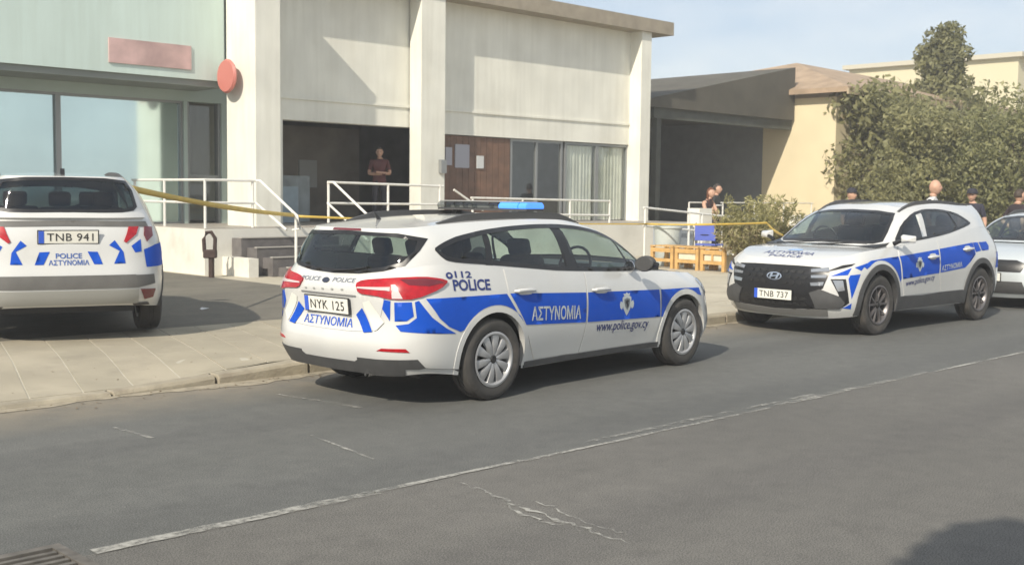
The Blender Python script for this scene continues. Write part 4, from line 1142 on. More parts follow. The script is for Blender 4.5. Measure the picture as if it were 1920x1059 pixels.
def car_seats(parent, rows, floor_z, material, top=1.28):
    for x, ys, w in rows:
        for y in ys:
            s = empty('seat'); s.parent = parent; s.location = (x, y, floor_z)
            bevel(MB().box((0.05, 0, .22), (.50, w, .16)).build('seat_cushion', material, s), .04, 3)
            hb = top - floor_z - .22
            m = Matrix.Rotation(R(-16), 3, 'Y')
            bk = bevel(MB().box((-.27, 0, .20 + hb * .46), (.13, w, hb * .92), m=m).build('seat_back', material, s), .05, 3)
            bevel(MB().box((-.37, 0, hb + .22), (.09, w * .5, .15), m=m).build('head_restraint', material, s), .035, 3)

def license_plate(parent, loc, rz, tilt, chars, w=.52, h=.115):
    """plate > face, blue band, frame, lettering; faces local +Y before turning"""
    p_ = empty('number_plate'); p_.parent = parent; p_.location = loc; p_.rotation_euler = (tilt, 0, rz)
    MB().box((0, -.006, 0), (w + .02, .010, h + .016)).build('plate_frame', CARM['black'], p_)
    MB().box((0, .001, 0), (w, .006, h)).build('plate_face', CARM['plate'], p_)
    MB().box((w / 2 - .024, .005, 0), (.046, .004, h)).build('blue_band', mat('plate_blue', (.03, .10, .55), .4), p_)
    if not chars: return p_
    cu = bpy.data.curves.new('lettering', 'FONT'); cu.body = chars; cu.size = 1; cu.resolution_u = 3; cu.space_character = 1.08; cu.offset = 0.0
    to = bpy.data.objects.new('lettering', cu); COL.objects.link(to)
    dg = bpy.context.evaluated_depsgraph_get(); dg.update()
    me = bpy.data.meshes.new_from_object(to.evaluated_get(dg)); bpy.data.objects.remove(to)
    V = np.array([v.co[:2] for v in me.vertices]); F = [tuple(q.vertices) for q in me.polygons]; bpy.data.meshes.remove(me)
    lo, hi = V.min(0), V.max(0)
    X = w * .36 - (V[:, 0] - lo[0]) / (hi[0] - lo[0]) * w * .78; Z = (V[:, 1] - lo[1]) / (hi[1] - lo[1]) * h * .62 - h * .31
    mesh_obj('lettering', [(x, .0075, z) for x, z in zip(X, Z)], F, mat('plate_black', (.02, .02, .02), .5), p_)
    return p_

def crest(b, parent, axis, side, c, w, h, off=.007):
    """shield with wings and a dark bird-like centre"""
    sh = [(0, -.5), (.12, -.36), (.24, -.18), (.30, .05), (.31, .30), (.18, .36), (0, .40), (-.18, .36), (-.31, .30), (-.30, .05), (-.24, -.18), (-.12, -.36)]
    wing = [(.29, .10), (.44, .16), (.50, .02), (.46, -.14), (.36, -.22), (.27, -.12)]
    top = [(-.20, .38), (-.24, .47), (-.1, .45), (0, .52), (.1, .45), (.24, .47), (.20, .38)]
    sc = lambda P: [(c[0] + x * w, c[1] + z * h) for x, z in P]
    o = b.patch('crest', sc(sh), axis, side, CARM['silverfilm'], parent, off=off, step=.05)
    for P in (wing, [(-x, z) for x, z in wing], top):
        b.patch('crest_wing', sc(P), axis, side, CARM['silverfilm'], parent, off=off, step=.05)
    inner = [(0, -.26), (.13, -.10), (.19, .08), (.20, .22), (0, .28), (-.20, .22), (-.19, .08), (-.13, -.10)]
    b.patch('crest_centre', sc(inner), axis, side, mat('crest_grey', (.16, .18, .20), .5), parent, off=off + .003, step=.05)
    bird = [(-.10, .16), (.02, .20), (.12, .14), (.04, .08), (.08, -.06), (-.02, -.16), (-.05, .0), (-.12, .06)]
    b.patch('crest_bird', sc(bird), axis, side, mat('crest_black', (.02, .02, .025), .5), parent, off=off + .006, step=.05)

def dg(p_, th=225):
    """point on the skin -> outline coordinates seen along direction th"""
    a = R(th); return (-math.sin(a) * p_[0] + math.cos(a) * p_[1], p_[2])

def build_focus(name, pos, yaw, paint, police, plate):
    b = focus_body; M = dict(CARM, white=paint)
    car = empty(name, pos, yaw)
    far = not police
    win = smooth_poly([(-.525, 1.205), (-.45, 1.24), (-.353, 1.27), (-.25, 1.295), (.04, 1.338), (.344, 1.362), (.66, 1.375), (1.0, 1.374), (1.25, 1.357), (1.5, 1.318), (1.72, 1.25),
           (1.93, 1.155), (2.06, 1.07), (2.13, .99), (2.14, .948), (1.82, .945), (.85, .988), (.536, 1.018), (-.035, 1.072), (-.34, 1.097), (-.44, 1.115), (-.49, 1.155)], 1)
    rw3 = [(-.89, 0, 1.0), (-.872, -.285, 1.008), (-.829, -.513, 1.036), (-.74, -.655, 1.08), (-.629, -.697, 1.191), (-.532, -.683, 1.279), (-.689, -.515, 1.316), (-.765, 0, 1.326)]
    rwo = [dg(q) for q in rw3]
    rwi = [dg(q) for q in ((-.89, 0, 1.03), (-.865, -.28, 1.038), (-.82, -.495, 1.064), (-.74, -.625, 1.105), (-.65, -.66, 1.19), (-.59, -.63, 1.262), (-.70, -.49, 1.288), (-.77, 0, 1.296))]
    ws_half = [(0, 1.00), (.40, .995), (.66, .985), (.73, 1.0), (.705, 1.09), (.64, 1.25), (.56, 1.345), (.35, 1.375), (0, 1.383)]
    wscr = ws_half + [(-y, z) for y, z in ws_half[::-1][1:-1]]
    arches = ((0.0, .325, .375), (2.69, .325, .365))
    def rem_lb(c):
        k = np.zeros(len(c), bool)
        for cx, cz, r in arches: k |= ((c[:, 0] - cx) ** 2 + (c[:, 2] - cz) ** 2 < (r + .012) ** 2) & (np.abs(c[:, 1]) > .6)
        return k
    wi, ri, si = inset(win, .022), [dg(q) for q in ((-.9, .1, 1.015), (-.865, -.28, 1.022), (-.82, -.50, 1.05), (-.74, -.64, 1.092), (-.64, -.68, 1.19), (-.56, -.655, 1.27), (-.70, -.50, 1.302), (-.77, .1, 1.312))], inset(wscr, .02)
    dgc = lambda c: np.stack([(c[:, 0] + np.abs(c[:, 1])) * .70711, c[:, 2]], 1)
    def rem_gb(c):
        side = (np.abs(c[:, 1]) > .45) & inpoly(c[:, [0, 2]], wi)
        return side | ((c[:, 0] < -.5) & inpoly(dgc(c), ri)) | ((c[:, 0] > 1.3) & inpoly(c[:, [1, 2]], si))
    V1, F1 = b.skin('lb', rem_lb); V2, F2 = b.skin('gb', rem_gb)
    mesh_obj('body', list(map(tuple, V1)) + list(map(tuple, V2)), F1 + [tuple(i + len(V1) for i in f) for f in F2], M['white'], car, True)
    mesh_obj('roof', b.rv, b.rf, M['white'], car, True)
    # bonnet ends at the foot of the windscreen
    hv = np.array(b.hv); hf = [f for f in b.hf if hv[list(f)].mean(0)[0] > 2.46 - .9 * (hv[list(f)].mean(0)[1] / 1.0) ** 2 * .55]
    mesh_obj('bonnet', b.hv, hf, M['white'], car, True)
    # windows: dark seal, glass, pillars
    for s in (-1, 1):
        b.patch('window_seal', win, 1, s, M['black'], car, off=.004, holes=[inset(win, .034)], step=.05)
        quarter = [(-.50, 1.20), (-.35, 1.26), (.03, 1.325), (-.03, 1.08), (-.34, 1.105), (-.44, 1.125)]
        rear = [(.055, 1.33), (.344, 1.352), (.66, 1.366), (.885, 1.366), (.95, .993), (.85, .996), (.536, 1.026), (-.01, 1.075)]
        front = [(.99, 1.366), (1.25, 1.347), (1.5, 1.308), (1.72, 1.24), (1.92, 1.15), (2.05, 1.06), (2.10, .985), (2.10, .955), (1.82, .955), (1.07, .988)]
        b.patch('quarter_window', quarter, 1, s, M['tint'], car, off=.0015, step=.06)
        b.patch('rear_side_window', rear, 1, s, M['glass'], car, off=.0015, step=.06)
        b.patch('front_side_window', front, 1, s, M['glass'], car, off=.0015, step=.06)
        b.patch('rear_pillar', [(.02, 1.335), (.075, 1.34), (.02, 1.065), (-.06, 1.07)], 1, s, M['black'], car, off=.003, step=.06)
        b.patch('centre_pillar', [(.86, 1.372), (1.0, 1.372), (1.10, .978), (.93, .985)], 1, s, M['black'], car, off=.003, step=.06)
        b.patch('front_quarter_bar', [(1.70, 1.235), (1.725, 1.235), (1.90, .96), (1.86, .96)], 1, s, M['black'], car, off=.002, step=.06)
    def both(o):
        """one part from a right half and its mirror image"""
        me = o.data; vs = [v.co.copy() for v in me.vertices]; fs = [tuple(q.vertices) for q in me.polygons]; n = len(vs); nm, mt = o.name.split('.')[0], me.materials[0]
        fs += [tuple(n + k for k in f[::-1]) for f in fs]; vs += [Vector((v.x, -v.y, v.z)) for v in vs]
        bpy.data.objects.remove(o)
        return mesh_obj(nm, vs, fs, mt, car, True)
    both(b.patch('rear_window_seal', rwo + rwi[::-1], 'd225', 1, M['black'], car, off=.005, step=.05))
    both(b.patch('rear_window', rwo, 'd225', 1, M['tint2'], car, off=.002, step=.06))
    b.patch('windscreen_seal', wscr, 0, 1, M['black'], car, off=.004, holes=[inset(wscr, .035)], step=.05, bvh=b.gbvh)
    b.patch('windscreen', inset(wscr, .012), 0, 1, M['glass'], car, off=.0015, step=.06, bvh=b.gbvh)
    # brake lamp under the spoiler, wiper
    b.patch('high_brake_lamp', [(-.17, 1.328), (.17, 1.328), (.16, 1.345), (-.16, 1.345)], 0, -1, M['dkred'], car, off=.008, step=.06, depth=.006)
    MB().tube([(-.90, .02, 1.018), (-.885, -.20, 1.035), (-.86, -.36, 1.06)], .008, 6).build('rear_wiper', M['black'], car)
    # wheels and arches
    for cx, cz, r in arches:
        arch_lip(b, car, cx, cz, r, r + .048, M['white'], zmin=.235)
        wheel_well(car, cx, cz, r + .01, .45, .865, M['black'])
    for x in (0.0, 2.69):
        for s in (1, -1):
            wheel_parts(car, x, s * .80, s, .325, .205, .218, 'cover', dict(M))
    # underside
    MB().span((-.55, -.60, .20), (3.1, .60, .30)).build('underbody', M['black'], car)
    MB().tube([(-.60, -.40, .265), (-.90, -.40, .262)], .032, 14, caps=False).build('exhaust_pipe', M['chrome'], car, True)
    # doors
    hs = {}
    for s in (-1, 1):
        rd = [(.13, 1.030), (.35, 1.018), (1.147, .962), (1.150, .54), (1.120, .272), (.53, .272), (.43, .42), (.342, .576), (.152, .84)]
        fd = [(1.158, .961), (1.8, .93), (2.235, .905), (2.262, .76), (2.272, .50), (2.205, .272), (1.131, .272), (1.161, .54)]
        d1 = b.patch('rear_door', rd, 1, s, M['white'], car, off=.006, step=.05, depth=.008)
        d2 = b.patch('front_door', fd, 1, s, M['white'], car, off=.006, step=.05, depth=.008)
        if police:
            b.patch('blue_stripe', [(.162, .838), (1.140, .792), (1.142, .537), (.352, .574)], 1, s, M['blue'], d1, off=.009, step=.05)
            b.patch('blue_stripe', [(1.166, .791), (2.250, .757), (2.261, .505), (1.168, .535)], 1, s, M['blue'], d2, off=.009, step=.05)
        for d, hx, hz in ((d1, .345, .850), (d2, 1.355, .805)):
            hp, hn = b.cast(np.array([(hx, hz)]), 1, s)
            y = hp[0].y
            h = MB()
            h.tube([(hx - .13, y + s * .008, hz + .003), (hx - .105, y + s * .034, hz + .006), (hx, y + s * .040, hz + .008), (hx + .09, y + s * .034, hz + .004), (hx + .12, y + s * .008, hz)], [.010, .016, .018, .016, .010], 10)
            h.build('door_handle', M['white'], d, True)
            cup = [(hx - .10, hz - .03), (hx + .10, hz - .035), (hx + .085, hz + .04), (hx - .085, hz + .045)]
            b.patch('handle_cup', cup, 1, s, mat('white_paint_recess', (.55, .55, .53), .4), d, off=.0105, step=.06, smooth=2)
        if police:
            t0, t1 = ((.415, .602), (1.065, .572)) if s < 0 else ((1.065, .572), (.415, .602))
            b.text('lettering', 'ΑΣΤΥΝΟΜΙΑ', 1, s, t0, t1, .108, M['silverfilm'], d1, off=.012, bold=.022)
            t0, t1 = ((1.305, .445), (2.085, .418)) if s < 0 else ((2.085, .418), (1.305, .445))
            b.text('lettering', 'www.police.gov.cy', 1, s, t0, t1, .09, M['navy'], d2, off=.010, bold=.006)
            crest(b, d2, 1, s, (1.725, .655), .215, .205, off=.012)
            # quarter panel and wing
            b.patch('blue_stripe', [(-.69, .840), (.128, .838), (.295, .615)] + circ(0, .325, .432, 40, 143, 12) + [(-.385, .576), (-.50, .622), (-.585, .69)], 1, s, M['blue'], car, off=.004, step=.05)
            b.patch('blue_stripe', [(2.285, .756), (2.65, .751), (2.965, .738), (3.0, .66)] + circ(2.69, .325, .418, 58, 155, 12) + [(2.285, .504)], 1, s, M['blue'], car, off=.004, step=.05)
            t0, t1 = ((-.425, .886), (-.045, .875)) if s < 0 else ((-.045, .875), (-.425, .886))
            b.text('lettering', 'POLICE', 1, s, t0, t1, .084, M['navy'], car, off=.004, bold=.028)
            t0, t1 = ((-.39, .985), (-.225, .978)) if s < 0 else ((-.225, .978), (-.39, .985))
            b.text('lettering', '112', 1, s, t0, t1, .05, M['navy'], car, off=.004, bold=.02)
            b.patch('phone_badge', [(-.445 * 1 + .034 * math.cos(a), 1.003 + .026 * math.sin(a)) for a in [i * math.pi / 6 for i in range(12)]], 1, s, M['navy'], car, off=.004, step=.05,
                    holes=[[(-.445 + .016 * math.cos(a), 1.006 + .012 * math.sin(a)) for a in [i * math.pi / 4 for i in range(8)]]])
        b.patch('sill', [(.40, .215), (.40, .262), (2.30, .262), (2.30, .215)], 1, s, M['plastic'], car, off=.009, step=.06, depth=.01)
        # mirror
        mr = empty('wing_mirror'); mr.parent = car; mr.location = (1.86, s * .865, .985)
        MB().tube([(.02, 0, -.02), (.0, s * .05, -.005), (-.02, s * .09, .0)], [.03, .022, .02], 8).build('mirror_stalk', M['black'], mr, True)
        bm = bmesh.new(); bmesh.ops.create_uvsphere(bm, u_segments=20, v_segments=12, radius=1.0)
        for v in bm.verts:
            v.co = Vector((max(v.co.x, -.35) * .085 - .01, v.co.y * .105 + s * .155, v.co.z * .072 + .035 + v.co.y * s * .01))
        me = bpy.data.meshes.new('mirror_housing'); bm.to_mesh(me); bm.free()
        for q in me.polygons: q.use_smooth = True
        me.set_sharp_from_angle(angle=R(40)); me.materials.append(M['plastic'])
        o = bpy.data.objects.new('mirror_housing', me); COL.objects.link(o); o.parent = mr
        MB().lathe([(0, -.0425), (.055, -.0425), (.058, -.038)], 24, 'X', (0, 0, 0)).build('mirror_glass', M['chrome'], mr)
        mr.children[-1].scale = (1, 1.5, 1.0); mr.children[-1].location = (0, s * .155, .035)
        # roof rail
        hp, _ = b.cast(np.array([(x, s * .53) for x in np.linspace(-.30, 1.46, 14)]), 2, 1)
        pts = []
        for i, q in enumerate(hp):
            t = i / 13; lift = .048 * min(1, 6 * t, 6 * (1 - t)) + .004
            pts.append((q.x, q.y + s * .012, q.z + lift))
        m = MB()
        vs, fs = [], []
        for i, q in enumerate(pts):
            zb = hp[i].z - .012
            vs += [(q[0], q[1] - .022, zb), (q[0], q[1] - .016, q[2]), (q[0], q[1] + .016, q[2]), (q[0], q[1] + .022, zb - .01)]
        for i in range(13):
            for k in range(3): fs.append((4 * i + k, 4 * i + k + 1, 4 * i + 5 + k, 4 * i + 4 + k))
        m.add(vs, fs).build('roof_rail', M['plastic'], car, True)
    # tailgate panel, painted recess shade, lettering
    tg = [(-.50, .585), (-.25, .572), (.25, .572), (.50, .585), (.565, .70), (.60, .82), (.60, .85), (.20, .845), (-.20, .845), (-.60, .85), (-.60, .82), (-.565, .70)]
    gate = b.patch('tailgate', tg, 0, -1, M['white'], car, off=.005, step=.05, depth=.008)
    b.patch('lip_shade', [(-.33, .836), (.33, .836), (.33, .850), (-.33, .850)], 0, -1, mat('painted_shade_grey', (.18, .18, .18), .6), gate, off=.010, step=.06)  # grey strip painted as the shade under the lip above the plate
    if police:
        b.text('lettering', 'ΑΣΤΥΝΟΜΙΑ', 0, -1, (.302, .594), (-.290, .597), .066, mat('mid_blue_lettering', (.02, .09, .48), .4), gate, off=.009, bold=.012)
        for s in (-1, 1):
            b.patch('blue_block', [(s * .386, .757), (s * .315, .70), (s * .42, .572), (s * .505, .583)], 0, -1, M['blue'], gate, off=.009, step=.05)
            b.patch('pale_block', [(s * .40, .80), (s * .47, .82), (s * .60, .66), (s * .545, .60), (s * .52, .592), (s * .41, .755)], 0, -1, M['silverfilm2'], car, off=.0095, step=.05)
        t = b.text('lettering', 'POLICE', 0, -1, (.352, .930), (.112, .934), .032, mat('grey_lettering', (.16, .18, .22), .4), car, off=.004, bold=.01)
        t = b.text('lettering', 'POLICE', 0, -1, (-.045, .936), (-.29, .940), .032, mat('grey_lettering', (.16, .18, .22), .4), car, off=.004, bold=.01)
        b.patch('badge', [(0.034 + .042 * math.cos(a), .943 + .019 * math.sin(a)) for a in [i * math.pi / 8 for i in range(16)]], 0, -1, mat('badge_dark', (.05, .06, .09), .25, metal=.4), car, off=.008, step=.05, depth=.006)
        for i in range(5):
            y = .275 - i * .1125
            b.patch('letter_badge', [(y - .014, .866 + i * .003), (y + .014, .866 + i * .003), (y + .012, .878 + i * .003), (y - .012, .878 + i * .003)], 0, -1, M['skid'], car, off=.006, step=.05)
    hp, hn = b.cast(np.array([(0.0, .758)]), 0, -1)
    license_plate(car, (hp[0].x - .022, 0.0, .757), R(90), R(-6), plate)
    # tail lamps round the corner
    tl = [dg(q) for q in ((-.926, -.315, .932), (-.905, -.375, .960), (-.834, -.609, .986), (-.661, -.776, .998), (-.537, -.822, .983), (-.467, -.837, .960),
                          (-.558, -.844, .906), (-.758, -.792, .838), (-.870, -.672, .834), (-.920, -.526, .857), (-.938, -.363, .866))]
    tb = [(-.345, .902), (-.45, .900), (-.61, .896), (-.640, .892), (-.634, .920), (-.49, .915), (-.35, .910)]
    ta = [dg(q) for q in ((-.856, -.633, .936), (-.841, -.661, .937), (-.828, -.730, .842), (-.868, -.66, .842))]
    tt = [dg(q) for q in ((-.79, -.655, .975), (-.64, -.765, .983), (-.545, -.81, .97), (-.51, -.825, .952), (-.62, -.79, .928), (-.76, -.72, .935))]
    lamp = b.patch('tail_lamp', tl, 'd225', 1, M['red'], car, off=.016, step=.04, depth=.02, smooth=1)
    l1 = b.patch('reversing_lens', tb, 0, -1, M['clearlens'], lamp, off=.020, step=.05)
    l2 = b.patch('indicator_lens', ta, 'd225', 1, M['clearlens'], lamp, off=.020, step=.05)
    l3 = b.patch('dark_lens', tt, 'd225', 1, M['dkred'], lamp, off=.019, step=.05)
    lamp2 = mirrored(lamp)
    for q in (l1, l2, l3): mirrored(q, lamp2)
    # blue film round the rear corner, in pieces with white joints
    for P, ax in () if far else (([(-.532, .842), (-.652, .824), (-.642, .672)], 0),
                  ([dg(q) for q in ((-.866, -.676, .814), (-.785, -.778, .818), (-.775, -.79, .712), (-.81, -.75, .676), (-.86, -.675, .672))], 'd225'),
                  ([dg(q) for q in ((-.860, -.684, .642), (-.844, -.721, .598), (-.43, -.89, .566), (-.525, -.88, .614), (-.648, -.855, .70), (-.738, -.805, .828), (-.765, -.79, .818), (-.755, -.80, .70), (-.80, -.762, .656))], 'd225')):
        o = b.patch('blue_film', P, ax, -1 if ax == 0 else 1, M['blue'], car, off=.004, step=.04)
        mirrored(o)
    # rear bumper: reflectors, black lower part
    o = b.patch('rear_reflector', [dg(q) for q in ((-.935, -.556, .448), (-.924, -.600, .468), (-.826, -.758, .470), (-.803, -.777, .443))], 'd225', 1, M['red'], car, off=.006, step=.04, depth=.006)
    mirrored(o)
    o = b.patch('bumper_skirt', [dg(q) for q in ((-.93, -.33, .378), (-.748, -.806, .388), (-.674, -.817, .318), (-.37, -.865, .285), (-.36, -.86, .235), (-.66, -.79, .268), (-.82, -.62, .252), (-.88, -.33, .252))], 'd225', 1, M['plastic'], car, off=.006, step=.05, depth=.01)
    mirrored(o)
    b.patch('bumper_skirt', [(-.36, .372), (-.30, .342), (.30, .338), (.36, .372), (.36, .253), (-.36, .253)], 0, -1, M['plastic'], car, off=.006, step=.05, depth=.01)
    # front: grille, lamps, plate
    b.patch('grille', [(-.52, .56), (.52, .56), (.60, .68), (.44, .735), (-.44, .735), (-.60, .68)], 0, 1, M['black'], car, off=.006, step=.06)
    b.patch('lower_grille', [(-.62, .24), (.62, .24), (.55, .42), (-.55, .42)], 0, 1, M['plastic'], car, off=.006, step=.06)
    hl = [dg(q, 315) for q in ((3.30, -.56, .76), (3.20, -.72, .79), (3.06, -.80, .83), (2.98, -.83, .80), (3.05, -.835, .70), (3.14, -.81, .66), (3.30, -.62, .69))]
    o = b.patch('headlamp', hl, 'd315', 1, M['headl'], car, off=.008, step=.04, depth=.01, smooth=1)
    mirrored(o)
    license_plate(car, (3.50, 0, .48), R(-90), 0, plate)
    # cabin
    MB().prism([(2.44, .96), (2.05, 1.0), (1.75, .97), (1.70, .55), (2.3, .50)], -.76, .76, 'xzy').build('dashboard', M['black'], car)
    MB().span((-.68, -.76, .95), (-.10, .76, .97)).build('load_cover', M['black'], car)
    MB().span((-.6, -.80, .30), (2.2, .80, .34)).build('cabin_floor', M['black'], car)
    car_seats(car, ((1.25, (-.36, .36), .46), (.36, (-.42, .0, .42), .40)), .36, M['seat'], top=1.17)
    sw = MB()
    pts = [(1.66 + .05 * math.sin(a), -.36 + .18 * math.cos(a), .98 + .17 * math.sin(a)) for a in [i * math.pi / 10 for i in range(21)]]
    sw.tube(pts, .014, 6, caps=False); sw.box((1.67, -.36, .98), (.03, .34, .05)); sw.build('steering_wheel', M['black'], car)
    if police:
        # light bar
        lb = empty('light_bar'); lb.parent = car; lb.location = (.88, 0, 1.444)
        MB().box((0, 0, .048), (.22, 1.08, .018)).build('bar_base', M['plastic'], lb)
        for s in (-1, 1):
            MB().prism([(-.05, -.01), (.05, -.01), (.03, .04), (-.03, .04)], s * .40 - .03, s * .40 + .03, 'xzy').build('foot', M['plastic'], lb)
        clear = M['barlens']; bl = M['barblue']
        segs = [(-.54, -.45, bl), (-.44, -.22, bl), (-.21, -.11, clear), (-.10, .10, clear), (.11, .21, clear), (.22, .32, clear), (.33, .43, clear), (.44, .54, clear)]
        MB().box((0, 0, .075), (.10, .98, .030)).build('reflector_strip', M['skid'], lb)
        for y0, y1, mm in segs:
            m = MB(); m.prism([(-.12, .058), (.12, .058), (.125, .085), (.10, .112), (-.10, .112), (-.125, .085)], y0, y1, 'xzy')
            bevel(m.build('lamp_module', mm, lb), .008, 2)
        bevel(MB().box((0, .02, .118), (.20, 1.02, .010)).build('bar_lid', M['skid'], lb), .004, 1)
    MB().tube([(-.35, .08, 1.405), (-.40, .08, 1.47)], [.02, .006], 8).build('aerial', M['black'], car)
    return car

CARM['tint2'] = glass_mat('rear_screen_glass', (0.60, 0.70, 0.66), 0.8)
CARM['silverfilm2'] = mat('worn_white_film', (0.66, 0.66, 0.60), 0.5)
CARM['barlens'] = glass_mat('light_bar_lens', (0.75, 0.78, 0.78), 0.8)
CARM['barblue'] = mat('lit_blue_lens', (0.05, 0.22, 0.75), 0.15, coat=.6, emit=((0.06, 0.26, 1.0), 0.6))
car = build_focus('police_estate_car', FOCUS_POS, FOCUS_YAW, CARM['white'], True, 'NYK 125')
tag(car, 'white and blue police estate car parked at the kerb, seen from behind, plate NYK 125', 'police car')
car = build_focus('silver_car', (20.72, 7.30, 0), R(179), mat('silver_car_paint', (.58, .62, .63), .3, metal=.3, coat=.6), False, '')
tag(car, 'silver car parked behind the facing SUV, cut off by the right edge', 'car')
# ------------------------------------------------------------------ police SUV
def build_suv():
    b = suv_body; M = CARM
    car = empty('police_suv', SUV_POS, SUV_YAW)
    win = smooth_poly([(-.50, 1.095), (-.83, 1.325), (-1.14, 1.452), (-1.47, 1.50), (-1.87, 1.50), (-2.28, 1.453), (-2.50, 1.365), (-2.585, 1.315), (-2.50, 1.29), (-2.22, 1.243), (-1.79, 1.178), (-1.154, 1.12), (-.60, 1.088)], 1)
    ws = [(0, 1.085), (.40, 1.08), (.64, 1.072), (.715, 1.10), (.68, 1.22), (.62, 1.36), (.56, 1.445), (.35, 1.475), (0, 1.487)]
    wscr = ws + [(-y, z) for y, z in ws[::-1][1:-1]]
    rw = [(0, 1.208), (.27, 1.208), (.5, 1.212), (.61, 1.228), (.65, 1.265), (.615, 1.42), (.56, 1.515), (.35, 1.538), (0, 1.543)]
    rwin = rw + [(-y, z) for y, z in rw[::-1][1:-1]]
    arches = ((0.0, .36, .42), (-2.68, .36, .42))
    def rem_lb(c):
        k = np.zeros(len(c), bool)
        for cx, cz, r in arches: k |= ((c[:, 0] - cx) ** 2 + (c[:, 2] - cz) ** 2 < (r + .012) ** 2) & (np.abs(c[:, 1]) > .6)
        return k
    wi, ri, si = inset(win, .022), inset(rwin, .022), inset(wscr, .02)
    def rem_gb(c):
        return ((np.abs(c[:, 1]) > .5) & inpoly(c[:, [0, 2]], wi)) | ((c[:, 0] < -2.9) & inpoly(c[:, [1, 2]], ri)) | ((c[:, 0] > -1.25) & inpoly(c[:, [1, 2]], si))
    V1, F1 = b.skin('lb', rem_lb); V2, F2 = b.skin('gb', rem_gb)
    mesh_obj('body', list(map(tuple, V1)) + list(map(tuple, V2)), F1 + [tuple(i + len(V1) for i in f) for f in F2], M['white'], car, True)
    mesh_obj('roof', b.rv, b.rf, M['white'], car, True)
    hv = np.array(b.hv); hf = [f for f in b.hf if hv[list(f)].mean(0)[0] > -.13 - .45 * hv[list(f)].mean(0)[1] ** 2]
    bonnet = mesh_obj('bonnet', b.hv, hf, M['white'], car, True)
    b.patch('rear_window_seal', rwin, 0, -1, M['black'], car, off=.004, holes=[inset(rwin, .03)], step=.05)
    b.patch('rear_window', inset(rwin, .012), 0, -1, M['tint'], car, off=.0015, step=.06)
    b.patch('windscreen_seal', wscr, 0, 1, M['black'], car, off=.004, holes=[inset(wscr, .03)], step=.05, bvh=b.gbvh)
    b.patch('windscreen', inset(wscr, .012), 0, 1, M['glass'], car, off=.0015, step=.06, bvh=b.gbvh)
    MB().tube([(-.02, -.55, 1.055), (-.12, .05, 1.095), (-.16, .25, 1.10)], .009, 6).build('windscreen_wiper', M['black'], car)
    MB().tube([(-.02, .05, 1.06), (-.12, .48, 1.085), (-.20, .62, 1.08)], .009, 6).build('windscreen_wiper', M['black'], car)
    for s in (-1, 1):
        b.patch('window_seal', win, 1, s, M['black'], car, off=.004, holes=[inset(win, .03)], step=.05)
        front = [(-.56, 1.105), (-.84, 1.315), (-1.12, 1.435), (-1.22, 1.458), (-1.15, 1.13), (-.62, 1.10)]
        rear = [(-1.33, 1.475), (-1.47, 1.487), (-1.87, 1.487), (-2.02, 1.475), (-2.12, 1.24), (-1.79, 1.19), (-1.23, 1.137)]
        quart = [(-2.05, 1.47), (-2.27, 1.44), (-2.48, 1.36), (-2.55, 1.315), (-2.22, 1.258), (-2.15, 1.247)]
        b.patch('front_side_window', front, 1, s, M['glass'], car, off=.0015, step=.06)
        b.patch('rear_side_window', rear, 1, s, M['tint'], car, off=.0015, step=.06)
        b.patch('quarter_window', quart, 1, s, M['tint'], car, off=.0015, step=.06)
        b.patch('centre_pillar', [(-1.20, 1.455), (-1.35, 1.482), (-1.255, 1.128), (-1.135, 1.122)], 1, s, M['white'], car, off=.003, step=.06)
        b.patch('rear_pillar', [(-2.01, 1.485), (-2.06, 1.48), (-2.165, 1.235), (-2.11, 1.23)], 1, s, M['black'], car, off=.003, step=.06)
        # doors
        fd = [(-.505, 1.045), (-.452, .93), (-.512, .65), (-.595, .445), (-1.578, .445), (-1.465, .69), (-1.457, .99), (-1.455, 1.095)]
        rd = [(-1.467, 1.096), (-1.469, .99), (-1.477, .69), (-1.590, .445), (-2.13, .445), (-2.19, .60), (-2.31, .775), (-2.48, .885), (-2.435, 1.05), (-2.37, 1.20), (-1.9, 1.15)]
        d1 = b.patch('front_door', fd, 1, s, M['white'], car, off=.006, step=.05, depth=.008)
        d2 = b.patch('rear_door', rd, 1, s, M['white'], car, off=.006, step=.05, depth=.008)
        b.patch('blue_stripe', [(-.462, .929), (-1.449, .99), (-1.457, .692), (-.52, .652)], 1, s, M['blue'], d1, off=.009, step=.05)
        b.patch('blue_stripe', [(-1.479, .995), (-2.425, 1.056), (-2.472, .905), (-2.30, .80), (-2.16, .735), (-1.487, .694)], 1, s, M['blue'], d2, off=.009, step=.05)
        b.patch('blue_stripe', [(-2.447, 1.057), (-2.60, 1.058), (-2.665, .945), (-2.495, .93)], 1, s, M['blue'], car, off=.004, step=.05)
        b.patch('blue_stripe', [(-2.635, 1.058), (-2.90, 1.062), (-2.96, 1.0), (-2.93, .95), (-2.70, .943)], 1, s, M['blue'], car, off=.004, step=.05)
        b.patch('blue_stripe', [(.38, .84), (.203, .895), (-.2, .918), (-.438, .928), (-.495, .66), (-.47, .62)] + circ(0, .36, .535, 152, 68, 10)[0:] + [(.32, .80)], 1, s, M['blue'], car, off=.004, step=.05)
